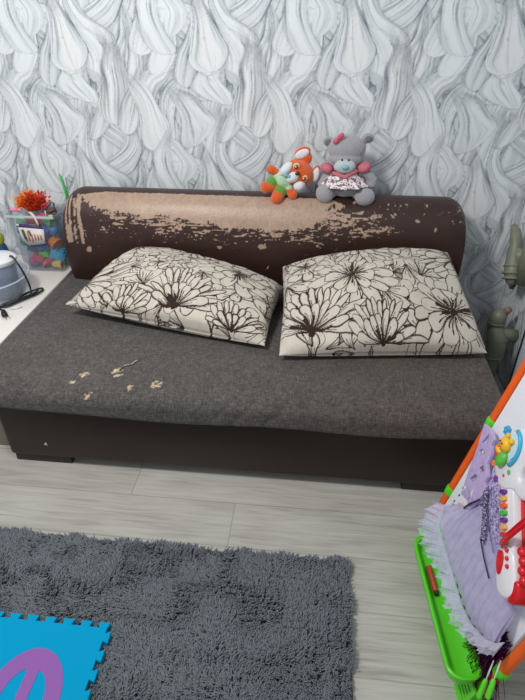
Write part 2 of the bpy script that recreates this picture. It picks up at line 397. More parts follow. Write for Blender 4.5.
def seat():
    # section in (y,z), marched counter-clockwise from the bottom front to the back
    nx = 480; xs = np.linspace(-1, 1, nx)
    prof = []
    zt = .445
    def bot(x): return .326 + .022 * np.clip(np.abs(x - .05) / .9, 0, 1) ** 1.6 + .004 * np.sin(x * 9)
    ns = 300; t = np.linspace(0, 1, ns)
    X = np.zeros((nx, ns)); Y = X.copy(); Z = X.copy()
    for i, u in enumerate(xs):
        x = u * HL
        r = .055; yb = .90
        ex = np.clip((np.abs(x) - (HL - .09)) / .09, 0, 1)
        fr = -.068 + .075 * (1 - np.sqrt(1 - ex ** 2 * .9)) + .006 * np.sin(x * 5 + 1)          # plan rounding at the corners
        zb = bot(x)
        ed = np.clip((np.abs(x) - (HL - .05)) / .05, 0, 1)
        ztop = zt - .012 * (1 - np.sqrt(np.clip(1 - ed ** 2, 0, 1)))
        p = [(fr + .05, zb + .0), (fr + .02, zb + .003)]
        for k in range(7):
            a = math.pi * (1.5 - .5 * k / 6); p.append((fr + .02 + .02 * math.cos(a), zb + .02 + .02 * math.sin(a)))
        for k in range(13):
            a = math.pi * (1 - .5 * k / 12); p.append((fr + .075 + .075 * math.cos(a), ztop - .055 + .055 * math.sin(a)))
        p.append((fr + .3, ztop + .006)); p.append((.55, ztop + .004)); p.append((yb, ztop - .004))
        p = np.array(p); dd = np.concatenate([[0], np.cumsum(np.hypot(*np.diff(p, axis=0).T))]); dd /= dd[-1]
        Y[i] = np.interp(t, dd, p[:, 0]); Z[i] = np.interp(t, dd, p[:, 1]); X[i] = x
    sag = (fbm(X * 3.1 + 5, Y * 3.1, 31, 3) - .5) * .014 + (fbm(X * 9 + 5, Y * 5, 35, 2) - .5) * .005
    Z += sag * sstep(-.08, .05, Y) * sstep(HL, HL - .08, np.abs(X))
    # soft creases in the front roll
    cre = np.zeros_like(X)
    for cx, a in ((-.62, .3), (.02, .5), (.1, .9), (.21, .7), (-.3, .4), (.5, .3)):
        cre += a * np.exp(-((X - cx - (Z - .40) * .8 - Y * .5) / .012) ** 2)
    Y += cre * .004 * sstep(.10, -.03, Y); Z -= cre * .003 * sstep(-.06, 0, Y) * sstep(.35, .1, Y)
    # ends: close with the section drawn in towards a centre line
    V = np.stack([X, Y, Z], -1)
    n0 = nx * ns
    Vf = V.reshape(-1, 3)
    # side walls drop straight from each end of the top down to the underside
    F = [gridF(nx, ns)]
    extra = []; 
    for e_, sgn in ((0, -1), (nx - 1, 1)):
        ring = V[e_]; base = n0 + sum(len(q) for q in extra)
        low = ring.copy(); low[:, 2] = bot(ring[0, 0]) + 0 * low[:, 2]
        low[:, 2] = np.minimum(low[:, 2], ring[:, 2])
        mid = (ring + low) / 2; mid[:, 0] -= sgn * .002
        extra.append(np.concatenate([mid, low]))
        a = np.arange(ns - 1); top = e_ * ns + a
        for (p0, p1) in ((e_ * ns, base), (base, base + ns)):
            q = np.stack([p0 + a, p0 + a + 1, p1 + a + 1, p1 + a], -1)
            F.append(q if sgn < 0 else q[:, ::-1])
    # underside
    base = n0 + sum(len(q) for q in extra)
    bx = np.stack([V[:, 0, 0], V[:, 0, 1], V[:, 0, 2]], -1); bb = bx.copy(); bb[:, 1] = .90
    extra.append(bb); a = np.arange(nx - 1)
    F.append(np.stack([a * ns, base + a, base + a + 1, (a + 1) * ns], -1))
    Vf = np.concatenate([Vf] + extra)
    x, y, z = Vf.T
    arc = np.where(y < .0, y - (zt - z), y)
    w = (vnoise(x * 330, arc * 60, 3) * .5 + vnoise(x * 60, arc * 330, 4) * .5)
    w2 = vnoise(x * 250, arc * 250, 8)
    lum = .62 + .66 * w + .30 * (w2 - .5) + .10 * (fbm(x * 5, arc * 5, 12, 3) - .5)
    base_c = np.array(lin((88, 84, 82)))[None, :] * np.ones((len(x), 1))
    c = base_c * lum[:, None]
    br = np.array(lin((88, 77, 72)))
    k = (sstep(-.1, .6, x) * .55)[:, None]
    c = c * (1 - k) + br * lum[:, None] * k
    # torn flecks where the cloth has rubbed through to the pale foam
    tears = ((-.547, .045, .018, .010, .6), (-.572, -.005, .010, .007, .2), (-.428, .082, .018, .010, .9), (-.262, .012, .016, .014, .5), (-.352, -.015, .009, .009, 0), (-.497, -.055, .011, .006, .4),
             (-.415, .05, .012, .005, .5))
    cream = np.array(lin((205, 185, 150)))
    for (tx, ty, a1, a2, an) in tears:
        dx = x - tx; dy = y - ty + np.where(y < -.02, -(zt - z) * .5 * 0, 0)
        if ty < -.03: dy = (z - .425) ; dx = x - tx
        u_ = dx * math.cos(an) + dy * math.sin(an); v_ = -dx * math.sin(an) + dy * math.cos(an)
        a1 *= 1.15; a2 *= 1.15
        d = (u_ / a1) ** 2 + (v_ / a2) ** 2 + 2.4 * (fbm(x * 110, arc * 110, 40, 3) - .5) * 2
        on = (sstep(1.15, .75, d) * (z > .38))[:, None]
        c = c * (1 - on) + cream * (.7 + .4 * w2[:, None]) * on
    # a long dark slit beside the middle tear
    sx = (x - (-.395)) * math.cos(.85) + (y - .115) * math.sin(.85); sy = -(x + .395) * math.sin(.85) + (y - .115) * math.cos(.85)
    sl = ((np.abs(sx) < .045) & (np.abs(sy + .004 * np.sin(sx * 120)) < .004) & (z > .40))
    c[sl] = np.array(lin((40, 33, 30)))
    sl2 = ((np.abs(sx - .01) < .03) & (np.abs(sy - .007 + .004 * np.sin(sx * 120)) < .0022) & (z > .40))
    c[sl2] = np.array(lin((190, 165, 140)))
    return link('seat_mattress', npmesh('seat_mattress', Vf, F, {'weave': c}), fabric, sofa)
seat()
def backrest():
    HL = .926
    P = [(.835, .43), (.815, .50), (.803, .58), (.800, .66), (.806, .73), (.820, .785), (.845, .83), (.882, .861), (.93, .874), (.98, .868), (1.02, .845), (1.048, .80), (1.058, .74), (1.06, .6), (1.06, .43)]
    P = np.array(P); d = np.concatenate([[0], np.cumsum(np.hypot(*np.diff(P, axis=0).T))])
    ns = 380; t = np.linspace(0, d[-1], ns)
    # Catmull-like smoothing by repeated averaging of a dense resample
    py = np.interp(t, d, P[:, 0]); pz = np.interp(t, d, P[:, 1])
    for _ in range(64):
        py[1:-1] = (py[:-2] + 2 * py[1:-1] + py[2:]) / 4; pz[1:-1] = (pz[:-2] + 2 * pz[1:-1] + pz[2:]) / 4
    nx = 760; Rr = .095; th = np.linspace(0, math.pi / 2, 26)
    xs = np.concatenate([-HL + Rr * (1 - np.sin(th[::-1]))[::-1][:0], -HL + Rr * (1 - np.cos(th)), np.linspace(-HL + Rr, HL - Rr, nx)[1:-1], (HL - Rr * (1 - np.cos(th)))[::-1]])
    dx = np.clip(np.abs(xs) - (HL - Rr), 0, Rr)
    drop = Rr - np.sqrt(np.clip(Rr ** 2 - dx ** 2, 0, None))
    hz = pz - .43
    X = np.repeat(xs[:, None], ns, 1)
    Z = .43 + hz[None, :] * (1 - drop[:, None] * 1.0 / .444)
    yc = .935; Y = yc + (py[None, :] - yc) * (1 - drop[:, None] * .9)
    Y = Y + (fbm(X * 4, Z * 4, 77, 3) - .5) * .008 * (py[None, :] < .95)
    X = X + .015
    V = np.stack([X, Y, Z], -1).reshape(-1, 3); n0 = len(V); N_ = len(xs)
    F = [gridF(N_, ns)]
    ex = []
    for e_, sg in ((0, -1), (N_ - 1, 1)):
        ring = V.reshape(N_, ns, 3)[e_]; low = ring.copy(); low[:, 1] = .935; base = n0 + len(ex) * ns
        ex.append(low); a = np.arange(ns - 1)
        q = np.stack([e_ * ns + a, e_ * ns + a + 1, base + a + 1, base + a], -1); F.append(q if sg < 0 else q[:, ::-1])
    V = np.concatenate([V] + ex)
    x, y, z = V.T; frnt = (y < .97)
    # arc length measured down from the crown on the front side
    s = np.where(y < .9, (.861 - z) + (.90 - .86), np.maximum(.93 - y, -.02) + .0) 
    s = (.874 - z) + np.clip(.93 - y, -.06, .05) * .6
    nA = fbm(x * 16, s * 26, 50, 5); nB = fbm(x * 110, s * 120, 60, 3); nC = fbm(x * 150, s * 190, 61, 2); nH = fbm(x * 34, s * 170, 65, 3); nV = fbm(x * 95, s * 9, 70, 3)
    n = (nA - .5) * 1.3 + (nB - .5) * .8
    top = np.interp(x, [-.966, -.90, -.84, -.78, -.70, .30, .42, .97], [.035, .035, .050, .035, .022, .026, .05, .05])
    low = np.interp(x, [-.966, -.86, -.80, -.74, -.60, -.45, -.2, 0, .25, .34, .42, .97], [.06, .06, .07, .085, .11, .105, .135, .155, .15, .10, .06, .05])
    amt = np.interp(x, [-.90, -.80, -.72, .20, .33, .42, .60, .75, .97], [-.3, .15, .55, .55, .25, .0, -.12, -.16, -.3])
    band = sstep(-.004, .012, s - top) * sstep(.035, -.02, s - low)
    on = amt * band * 1.0 - .45 * (1 - band)
    colm = sstep(.075, .02, np.abs(x + .845)) * sstep(.33, .22, s) * sstep(.02, .06, s)
    on = np.maximum(on, -.45 + colm * (.50 + (nV - .5) * 2.2))
    # horizontal scuffs below the main patch
    below = sstep(-.85, -.6, x) * sstep(.75, .5, x) * sstep(.29, .15, s) * sstep(.04, .10, s)
    on = np.maximum(on, -.45 + below * (.24 + (nH - .5) * 1.5 + .25 * sstep(.20, .10, s)))
    rstr = sstep(.35, .5, x) * sstep(.16, .05, s) * sstep(.03, .05, s)
    on = np.maximum(on, -.45 + rstr * (.28 + (nV - .5) * .5))
    n = n + (nC - .5) * .9 + (fbm(x * 45, s * 75, 57, 3) - .5) * .7
    m = sstep(-.035, .035, on + n * .55) * frnt
    # a few bare spots of their own
    for (qx, qz, q1, q2) in ((-.16, .655, .012, .008), (.04, .665, .02, .013), (.10, .72, .03, .01), (-.79, .62, .014, .012), (.72, .80, .01, .006), (.80, .77, .006, .01)):
        m = np.maximum(m, sstep(1.1, .8, ((x - qx) / q1) ** 2 + ((z - qz) / q2) ** 2 + (nB - .5) * 3) * frnt)
    brown = np.array(lin((55, 35, 31))); tan = np.array(lin((172, 146, 127)))
    bc = brown * (.9 + .25 * nB[:, None])
    tc_ = tan * (.74 + .30 * nB[:, None] + .22 * nA[:, None]) 
    c = bc * (1 - m[:, None]) + tc_ * m[:, None]
    return link('backrest', npmesh('backrest', V, F, {'peel': c}), peel_m, sofa)
backrest()

# ------------------------------------------------------------ pillows with drawn flowers
def flower_print(s, t, W_, H_, flowers, leaves, seed, lw=.0064):
    """cream cloth with dark outlined petals; s,t in -1..1, W_,H_ half sizes in metres"""
    x = s * W_; y = t * H_; g = np.random.default_rng(seed)
    ink = np.zeros_like(x)
    # slight hand-drawn wobble
    x = x + (fbm(s * 7, t * 7, seed, 2) - .5) * .012; y = y + (fbm(s * 7 + 9, t * 7, seed + 5, 2) - .5) * .012
    def petal(cx, cy, ang, ln, wd, r0):
        ca, sa = math.cos(ang), math.sin(ang); dx = x - cx; dy = y - cy
        near = (dx * dx + dy * dy) < (ln * 1.25) ** 2
        if not near.any(): return
        u = (dx * ca + dy * sa) / ln; v = (-dx * sa + dy * ca) - ln * .10 * math.sin(seed + ang * 3) * u * u
        uc = np.clip(u, 0, 1)
        w = wd * np.power(uc, .9) * np.sqrt(np.clip(1 - np.clip((uc - .5) / .5, 0, 1) ** 2.4, 0, 1)) * 1.25
        d = w - np.abs(v)
        d = np.where(u > .75, np.minimum(d, (1 - u) * ln * 1.0), d)
        ins = (u > r0) & (u < 1) & (d > 0)
        th = lw * (.55 + .75 * g.random())
        ink[ins] = 0
        ln_ = sstep(th, th * .45, d)
        # inky hairlines running out of the root
        vr = v / np.maximum(w, 1e-4)
        comb = np.abs(((vr * 1.5 + .5) % 1) - .5)
        ln_ = np.maximum(ln_, (comb < .30 * sstep(.42, .05, u) + .02) * (u < .40) * 1.0)
        vn = ((np.abs(vr - .34) < .085) & (u < .66) & (u > .2)) | ((np.abs(vr + .30) < .07) & (u < .52) & (u > .2))
        ln_ = np.where(vn, 1, ln_)
        ink[ins] = ln_[ins]
    g2 = np.random.default_rng(seed + 400)
    for gy in np.arange(-1, 1.05, .33):
        for gx in np.arange(-1, 1.05, .24):
            a_ = g2.uniform(0, 6.28)
            for k in range(3): petal((gx + g2.uniform(-.1, .1)) * W_, (gy + g2.uniform(-.1, .1)) * H_, a_ + (k - 1) * .6, g2.uniform(.07, .11), g2.uniform(.020, .030), 0)
    for (cx, cy, a0, w, ln) in leaves:
        for k in range(3): petal(cx * W_, cy * H_, a0 + (k - 1) * w, ln * (1 - .12 * abs(k - 1)), ln * .26, 0)
    for (cx, cy, r, n, a0, span) in flowers:
        for ringi, (rr, nn) in enumerate(((1, int(n * 1.3)), (.62, max(5, int(n * .7))))):
            order = list(range(nn)); g.shuffle(order)
            for k in order:
                a = a0 + span * (k + .5 * ringi + g.uniform(-.15, .15)) / nn
                petal(cx * W_, cy * H_, a, r * rr * g.uniform(.80, 1.12), r * rr * span / nn * .46 * g.uniform(.8, 1.1), .03)
        dx = x - cx * W_; dy = y - cy * H_; rad = np.hypot(dx, dy); an = np.arctan2(dy, dx)
        st = (vnoise(an * 9 + 40, an * 0 + cx * 9, seed + 3) > .55) & (rad < r * (.14 + .24 * vnoise(an * 9 + 40, an * 0, seed + 9)))
        rel = (an - a0) % (2 * math.pi)
        ink[st & (rel <= span + .3)] = 1
        ink[rad < r * .05] = 1
    return ink
def pillow(name, label, FL, FR, BR, BL, Td, Tu, flowers, leaves, seed, W_, H_, bulges):
    """four corners, Tu/Td: dome height above and below the corner surface"""
    FL, FR, BR, BL = map(np.array, (FL, FR, BR, BL))
    na, nb = 420, 300
    a = np.linspace(-1, 1, na); b_ = np.linspace(-1, 1, nb); S, T = np.meshgrid(a, b_, indexing='ij')
    conc = .055
    Sp = S * (1 - conc * (1 - T ** 2)); Tp = T * (1 - conc * .7 * (1 - S ** 2))
    Ss = np.sign(S); Ts = np.sign(T)
    seamS, seamT = Sp.copy(), Tp.copy()
    Sp = Sp + .085 * Ss * (1 - T ** 4) * np.exp(-((np.abs(S) - .86) / .13) ** 2)
    Tp = Tp + .11 * Ts * (1 - S ** 4) * np.exp(-((np.abs(T) - .86) / .13) ** 2)
    eS = np.abs(S) > .999; eT = np.abs(T) > .999
    Sp = np.where(eS, seamS, Sp); Tp = np.where(eT, seamT, Tp)
    B = ((1 - Sp) * (1 - Tp))[..., None] * FL + ((1 + Sp) * (1 - Tp))[..., None] * FR + ((1 + Sp) * (1 + Tp))[..., None] * BR + ((1 - Sp) * (1 + Tp))[..., None] * BL
    B = B / 4
    nrm = np.cross((FR + BR - FL - BL), (BL + BR - FL - FR)); nrm /= np.linalg.norm(nrm)
    dome = np.power(np.clip((1 - np.abs(S) ** 2.2) * (1 - np.abs(T) ** 2.2), 0, 1), .55)
    wr_ = (fbm(S * 4, T * 3, seed + 50, 3) - .5) * .022 * dome
    rad = np.sin(np.arctan2(T * .9, S) * 26) * .0030 * sstep(.55, .9, np.maximum(np.abs(S), np.abs(T))) * dome
    k = 1 + 0 * S
    for (bs, bt, br, ba) in bulges: k = k + ba * np.exp(-((S - bs) ** 2 + (T - bt) ** 2) / br ** 2)
    top = B + nrm * (dome * Tu * k + wr_ + rad)[..., None]
    bot = B - nrm * (dome * Td)[..., None]
    V = np.concatenate([top.reshape(-1, 3), bot.reshape(-1, 3)])
    F = [gridF(na, nb), gridF(na, nb, flip=True, off=na * nb)]
    ink = flower_print(S.ravel(), T.ravel(), W_, H_, flowers, leaves, seed)
    cream = np.array(lin((203, 195, 183))); dark = np.array(lin((52, 36, 32)))
    sh = 1 + (vnoise(S.ravel() * W_ * 420, T.ravel() * H_ * 90, 5) + vnoise(S.ravel() * W_ * 90, T.ravel() * H_ * 420, 6) - 1) * .09
    c = cream * (1 - ink[:, None]) * sh[:, None] + dark * ink[:, None]
    me = npmesh(name, V, F, {'print': np.concatenate([c, c])})
    bm = bmesh.new(); bm.from_mesh(me); bmesh.ops.remove_doubles(bm, verts=[v for v in bm.verts if v.is_boundary], dist=1e-5); bm.to_mesh(me); bm.free()
    m = mat('printed_pillow_cotton', (214, 207, 196), rough=.9, attr='print', var=.03, vscale=40, bump=.25, bscale=500, sheen=.1, spec=.15)
    root = empty(name, tuple(((FL + FR) / 2)), label, 'pillow', 'patterned pillows on the sofa')
    link('pillow_cover', me, m, root)
    return root
PI = math.pi
pillow('floral_pillow', 'cream pillow with dark outlined flowers lying flat at the left end of the sofa seat',
       (-.775, .44, .515), (.108, .250, .482), (.150, .72, .505), (-.548, .785, .645), .058, .125,
       [(-.84, .81, .17, 11, 2.6, 6.28), (-.95, -.50, .19, 13, -1.2, 4.0), (.55, .42, .175, 12, 0, 6.28), (-.25, 1.02, .13, 9, 2.9, 3.6), (.12, -.80, .20, 11, .25, 2.7), (.72, .98, .15, 9, 2.4, 4.2), (.68, -.92, .13, 9, .4, 2.6), (-.38, -.98, .12, 8, .3, 2.6), (-.33, .10, .085, 6, 1, 6.28)],
       [(-.55, .30, .4, .8, .10), (-.1, .45, 1.0, .8, .12), (.18, .62, .2, .7, .12), (-.62, -.1, .1, .8, .12), (-.1, -.15, 2.8, .7, .11), (.22, .0, 5.2, .7, .12), (.9, -.1, 2.3, .7, .12), (-.55, .65, 5.6, .7, .11), (.25, .2, 2.4, .7, .10), (-.3, -.55, 2.0, .7, .13), (.9, -.5, 1.2, .8, .12), (.45, -.5, 2.3, .7, .1)],
       11, .40, .27, [(.3, -.2, .8, .15), (-.9, -.8, .5, -.3)])
pillow('floral_pillow', 'cream pillow with dark outlined flowers leaning at the right end of the backrest',
       (.168, .190, .480), (.955, .285, .482), (.850, .735, .70), (.140, .735, .60), .045, .135,
       [(-.24, .15, .185, 13, 0, 6.28), (-.06, .98, .16, 10, 3.0, 3.5), (.73, -.50, .19, 13, .5, 6.28), (-.68, -.75, .22, 12, .1, 3.0), (.95, .72, .17, 10, 1.9, 3.6), (-.02, -.92, .16, 10, .2, 2.8), (-.72, .62, .10, 7, 0, 6.28)],
       [(.36, .62, .6, .8, .13), (.20, .10, .2, .8, .14), (.36, .30, 5.4, .7, .14), (.55, .88, 3.4, .7, .12), (-.45, .95, 4.0, .7, .12), (-.92, .25, 5.0, .7, .13), (.25, -.45, .5, .7, .13), (.42, -.8, 1.8, .7, .1), (.05, -.25, 5.5, .7, .12), (-.5, .45, 2.2, .7, .12), (.15, .85, 5.2, .7, .12), (-.95, .9, 5.2, .7, .1), (.5, .1, 1.2, .8, .12), (.95, .1, 1.9, .8, .13)],
       23, .40, .27, [(0, 0, .8, .12)])

# ------------------------------------------------------------ rug with shaggy pile
def rug():
    x0, x1, y0, y1 = -1.30, .452, -1.30, -.342
    root = empty('shaggy_rug', ((x0 + x1) / 2, (y0 + y1) / 2, 0), 'large dark grey shaggy rug on the pale laminate floor in front of the sofa', 'rug')
    b = MB(); b.box(((x0 + x1) / 2, (y0 + y1) / 2, .006), (x1 - x0, y1 - y0, .010), .004)
    b.build('rug_backing', mat('rug_backing', (60, 62, 66), rough=.95), root)
    g = np.random.default_rng(5)
    vis = 92000
    px = g.uniform(x0 + .002, x1 - .001, vis); py = g.uniform(-.95, y1 - .001, vis)
    far = 9000
    px = np.concatenate([px, g.uniform(x0, x1, far)]); py = np.concatenate([py, g.uniform(y0, -.95, far)])
    n = len(px)
    ang = fbm(px * 7, py * 7, 91, 3) * 14 + g.normal(0, .55, n)
    lean = .35 + .9 * fbm(px * 16 + 3, py * 16, 95, 2) + g.normal(0, .12, n)
    ln = .022 + .009 * g.random(n); wd = .0027 + .0013 * g.random(n)
    # clumps: roots pulled a little towards cell centres
    cl = .020; cx = (np.floor(px / cl) + .5 + (hash2(np.floor(px / cl), np.floor(py / cl), 3) - .5)) * cl
    cy = (np.floor(py / cl) + .5 + (hash2(np.floor(px / cl), np.floor(py / cl), 4) - .5)) * cl
    K = 4; V = np.zeros((n, K, 3, 3)); dx = np.cos(ang); dy = np.sin(ang)
    curl = g.normal(0, .35, n)
    bx = px.copy(); by = py.copy(); bz = np.full(n, .010)
    for k in range(K):
        f = k / (K - 1); r = wd * (1 - .55 * f ** 2)
        pull = .40 * f
        qx = bx + (cx - px) * pull * .9; qy = by + (cy - py) * pull * .9
        # frame across the strand
        for j in range(3):
            a = 2 * math.pi * j / 3 + ang
            V[:, k, j, 0] = qx + r * np.cos(a); V[:, k, j, 1] = qy + r * np.sin(a); V[:, k, j, 2] = bz + r * .3 * math.cos(2 * math.pi * j / 3)
        th = np.clip(lean * (.35 + f * 1.0), 0, 1.45); st = ln / (K - 1)
        aa = ang + curl * k
        bx = bx + np.sin(th) * np.cos(aa) * st; by = by + np.sin(th) * np.sin(aa) * st; bz = bz + np.cos(th) * st
    idx = np.arange(n)[:, None] * (K * 3)
    F = []
    for k in range(K - 1):
        for j in range(3):
            j2 = (j + 1) % 3
            F.append(np.concatenate([idx + k * 3 + j, idx + k * 3 + j2, idx + (k + 1) * 3 + j2, idx + (k + 1) * 3 + j], 1))
    F = np.concatenate(F); T = np.concatenate([idx + (K - 1) * 3, idx + (K - 1) * 3 + 1, idx + (K - 1) * 3 + 2], 1)
    tone = .88 + .24 * g.random(n)
    col = np.array(lin((123, 129, 136)))[None, :] * tone[:, None]
    col = np.repeat(col, K * 3, 0)
    o = link('rug_pile', npmesh('rug_pile', V.reshape(-1, 3), [F, T], {'tone': col}), mat('grey_yarn', (112, 117, 125), rough=.95, attr='tone', var=.05, vscale=5, sheen=.1, spec=.1), root)
    o['kind'] = 'stuff'
rug()

# ------------------------------------------------------------ foam puzzle tile
def puzzle_mat():
    root = empty('foam_puzzle_tile', (-.43, -.82, .036), 'cyan foam puzzle floor tile with a purple inset letter, lying on the grey rug', 'play mat')
    X1, Y1, X0, Y0 = -.252, -.646, -.70, -1.08
    # outline with dovetail teeth
    def teeth(n, ln, dep):
        """edge from 0 to ln along a; returns list of (a, b)"""
        o = []; st = ln / n
        for k in range(n):
            c = (k + .5) * st; w = st * .22
            o += [(c - w, 0), (c - w * 1.45, dep), (c + w * 1.45, dep), (c + w, 0)]
        return o
    dep = .016; poly = []
    W_ = X1 - X0; H_ = Y1 - Y0
    poly.append((X0, Y0)); poly.append((X1 - dep, Y0))
    poly += [(X1 - dep + b, Y0 + a) for a, b in teeth(8, H_ - dep, dep)]
    poly.append((X1 - dep, Y1 - dep)); 
    poly += [(X1 - a, Y1 - dep + b) for a, b in teeth(8, W_ - .004, dep) if True][0:]
    poly = [p for p in poly]
    # arch letter with a hanging middle bar
    cx, cy = -.430, -.876
    def arch(ro, rb):
        return [(cx + ro * math.cos(t), cy + rb * math.sin(t)) for t in np.linspace(-.45, PI + .45, 40)]
    out = [(cx + .104 * math.cos(t), cy + .138 * math.sin(t)) for t in np.linspace(-.75, PI + .75, 44)]
    inn = [(cx + .060 * math.cos(t), cy + .085 * math.sin(t)) for t in np.linspace(PI + .75, -.75, 44)]
    # insert the bar in the inner contour at the crown
    bar = []
    for p in inn:
        bar.append(p)
    k = min(range(len(inn)), key=lambda i: abs(inn[i][0] - cx) + (0 if inn[i][1] > cy else 9))
    bw = .016
    left = [p for p in inn[:k] if p[0] < cx - bw or p[1] < cy]; right = [p for p in inn[k:] if p[0] > cx + bw or p[1] < cy]
    let = out + left + [(cx - bw, cy + .078), (cx - bw, cy + .002), (cx + bw, cy + .002), (cx + bw, cy + .078)] + right
    z0, z1 = .038, .050
    fn = lambda a, b_, t: (a, b_, t)
    # open the hole slightly bigger than the letter
    MB().prism(poly, fn, z0, z1, .001).build('foam_tile', mat('cyan_foam', (0, 156, 204), rough=.9, spec=.15, bump=.2, bscale=500), root, True, 35)
    MB().prism(let, fn, z1 - .001, z1 + .0015, 0).build('inset_letter', mat('purple_foam', (146, 90, 172), rough=.7, bump=.35, bscale=350), root, True, 35)
puzzle_mat()

# ------------------------------------------------------------ table on the left
def side_cabinet():
    root = empty('low_cabinet', (-1.4, .55, 0), 'low white-topped cabinet butted against the left end of the sofa', 'cabinet')
    MB().box((-1.383, .58, .211), (.80, .98, .422), .002).build('body', mat('beige_cabinet_side', (132, 124, 112), rough=.6, var=.05, vscale=6, vstretch=(1, 1, .1)), root, True, 40)
    MB().box((-1.382, .575, .434), (.830, 1.03, .024), .003).build('worktop', mat('off_white_laminate', (236, 230, 224), rough=.35, var=.015, vscale=5), root, True, 40)
side_cabinet()

# ------------------------------------------------------------ clear plastic box with small toys
def thin_plastic(name, col, alpha, rough=.15, spec=.6):
    if name in MATS: return MATS[name]
    m = bpy.data.materials.new(name); m.use_nodes = True; nt = m.node_tree; N = nt.nodes; L = nt.links
    b = N['Principled BSDF']; b.inputs['Base Color'].default_value = (*lin(col), 1); b.inputs['Roughness'].default_value = rough; b.inputs['Specular IOR Level'].default_value = spec
    tr = N.new('ShaderNodeBsdfTransparent'); tr.inputs[0].default_value = (*[.5 + .5 * v for v in lin(col)], 1)
    lw = N.new('ShaderNodeLayerWeight'); lw.inputs[0].default_value = .35
    mr = N.new('ShaderNodeMapRange'); mr.inputs[3].default_value = alpha; mr.inputs[4].default_value = min(1, alpha + .22); L.new(lw.outputs['Facing'], mr.inputs[0])
    mx = N.new('ShaderNodeMixShader'); L.new(mr.outputs[0], mx.inputs[0]); L.new(tr.outputs[0], mx.inputs[1]); L.new(b.outputs[0], mx.inputs[2])
    L.new(mx.outputs[0], N['Material Output'].inputs[0]); MATS[name] = m; return m
clear = thin_plastic('clear_plastic', (222, 228, 234), .035)
def toy_box():
    root = empty('toy_storage_box', (-1.10, .985, .458), 'clear plastic storage box filled with colourful toys, standing on the cabinet beside the backrest', 'storage box')
    cx = -1.098; zb, zt = .4585, .755; cy = .978
    prof_b = (.108, .080); prof_t = (.124, .090)
    bm = bmesh.new()
    def ring(hx, hy, z, r=.02, n=5):
        v = []
        for sx, sy, a0 in ((1, 1, 0), (-1, 1, 90), (-1, -1, 180), (1, -1, 270)):
            for k in range(n):
                a = R_(a0 + 90 * k / (n - 1)); v.append(bm.verts.new((cx + sx * (hx - r) + r * math.cos(a), cy + sy * (hy - r) + r * math.sin(a), z)))
        return v
    t = .0025
    rs = [ring(prof_b[0], prof_b[1], zb), ring(*[q + .000 for q in prof_b], zb + .012), ring(.1145, .0845, zb + .10), ring(.1185, .0875, zb + .105), ring(*prof_t, zt - .022), ring(prof_t[0] + .006, prof_t[1] + .006, zt - .020), ring(prof_t[0] + .006, prof_t[1] + .006, zt),
          ring(prof_t[0] - t, prof_t[1] - t, zt), ring(.1145 - t, .0845 - t, zb + .11), ring(prof_b[0] - t, prof_b[1] - t, zb + .006)]
    n = len(rs[0])
    for a, b_ in zip(rs, rs[1:]):
        for k in range(n): bm.faces.new((a[k], a[(k + 1) % n], b_[(k + 1) % n], b_[k]))
    bm.faces.new(rs[0][::-1]); bm.faces.new(rs[-1])
    q = MB(); q.bm.free(); q.bm = bm; q.build('box_shell', clear, root, True, 30)
    MB().box((cx, cy - .0985, zt - .006), (.245, .006, .012), .002).build('rim', thin_plastic('milky_rim', (226, 226, 235), .55), root, True, 40)
    # paper label on the front
    lx, lz, ly = -1.104, .655, cy - .0935
    fn = lambda a, b_, t_: (lx + a * 1.2, ly - t_ + (b_ * .036), lz + b_ * 1.15)
    lab = MB().prism([(-.058, .035), (-.05, .044), (.035, .036), (.052, .028), (.045, -.035), (-.03, -.046), (-.052, -.02)], fn, 0, .0012).build('box_label', mat('white_label', (226, 220, 214), rough=.5), root)
    MB().prism([(-.062, .036), (-.06, .052), (.03, .042), (.05, .030), (-.02, .034)], fn, .0012, .002).build('purple_banner', mat('purple_print', (82, 50, 122), rough=.5), lab)
    MB().prism([(-.060, .040), (-.060, .050), (-.050, .049), (-.050, .040)], fn, .002, .0026).build('banner_badge', mat('badge_white', (230, 228, 232), rough=.5), lab)
    w = MB()
    for (a, b0, b1, lean) in ((-.038, .02, -.028, .006), (-.024, .018, -.026, .004), (-.008, .004, -.028, 0), (.004, .006, -.022, .002), (.018, .004, -.020, 0), (.03, .002, -.020, 0)):
        w.prism([(a, b0), (a + .006, b0), (a + .006 + lean, b1), (a + lean, b1)], fn, .0013, .002)
    w.build('label_picture', mat('label_picture', (176, 104, 70), rough=.6), lab)
    g = MB()
    g.prism([(-.046, .024), (-.034, .026), (-.03, -.02), (-.038, -.018)], fn, .0021, .0026); g.prism([(-.018, .024), (-.010, .022), (-.004, -.004), (-.012, -.002)], fn, .0021, .0026)
    g.build('label_drawing', mat('label_green', (70, 82, 52), rough=.6), lab)
toy_box()
small_kind = {}
def toy_mat(col): return mat('toy_plastic_%d_%d_%d' % col, col, rough=.4, var=.03)
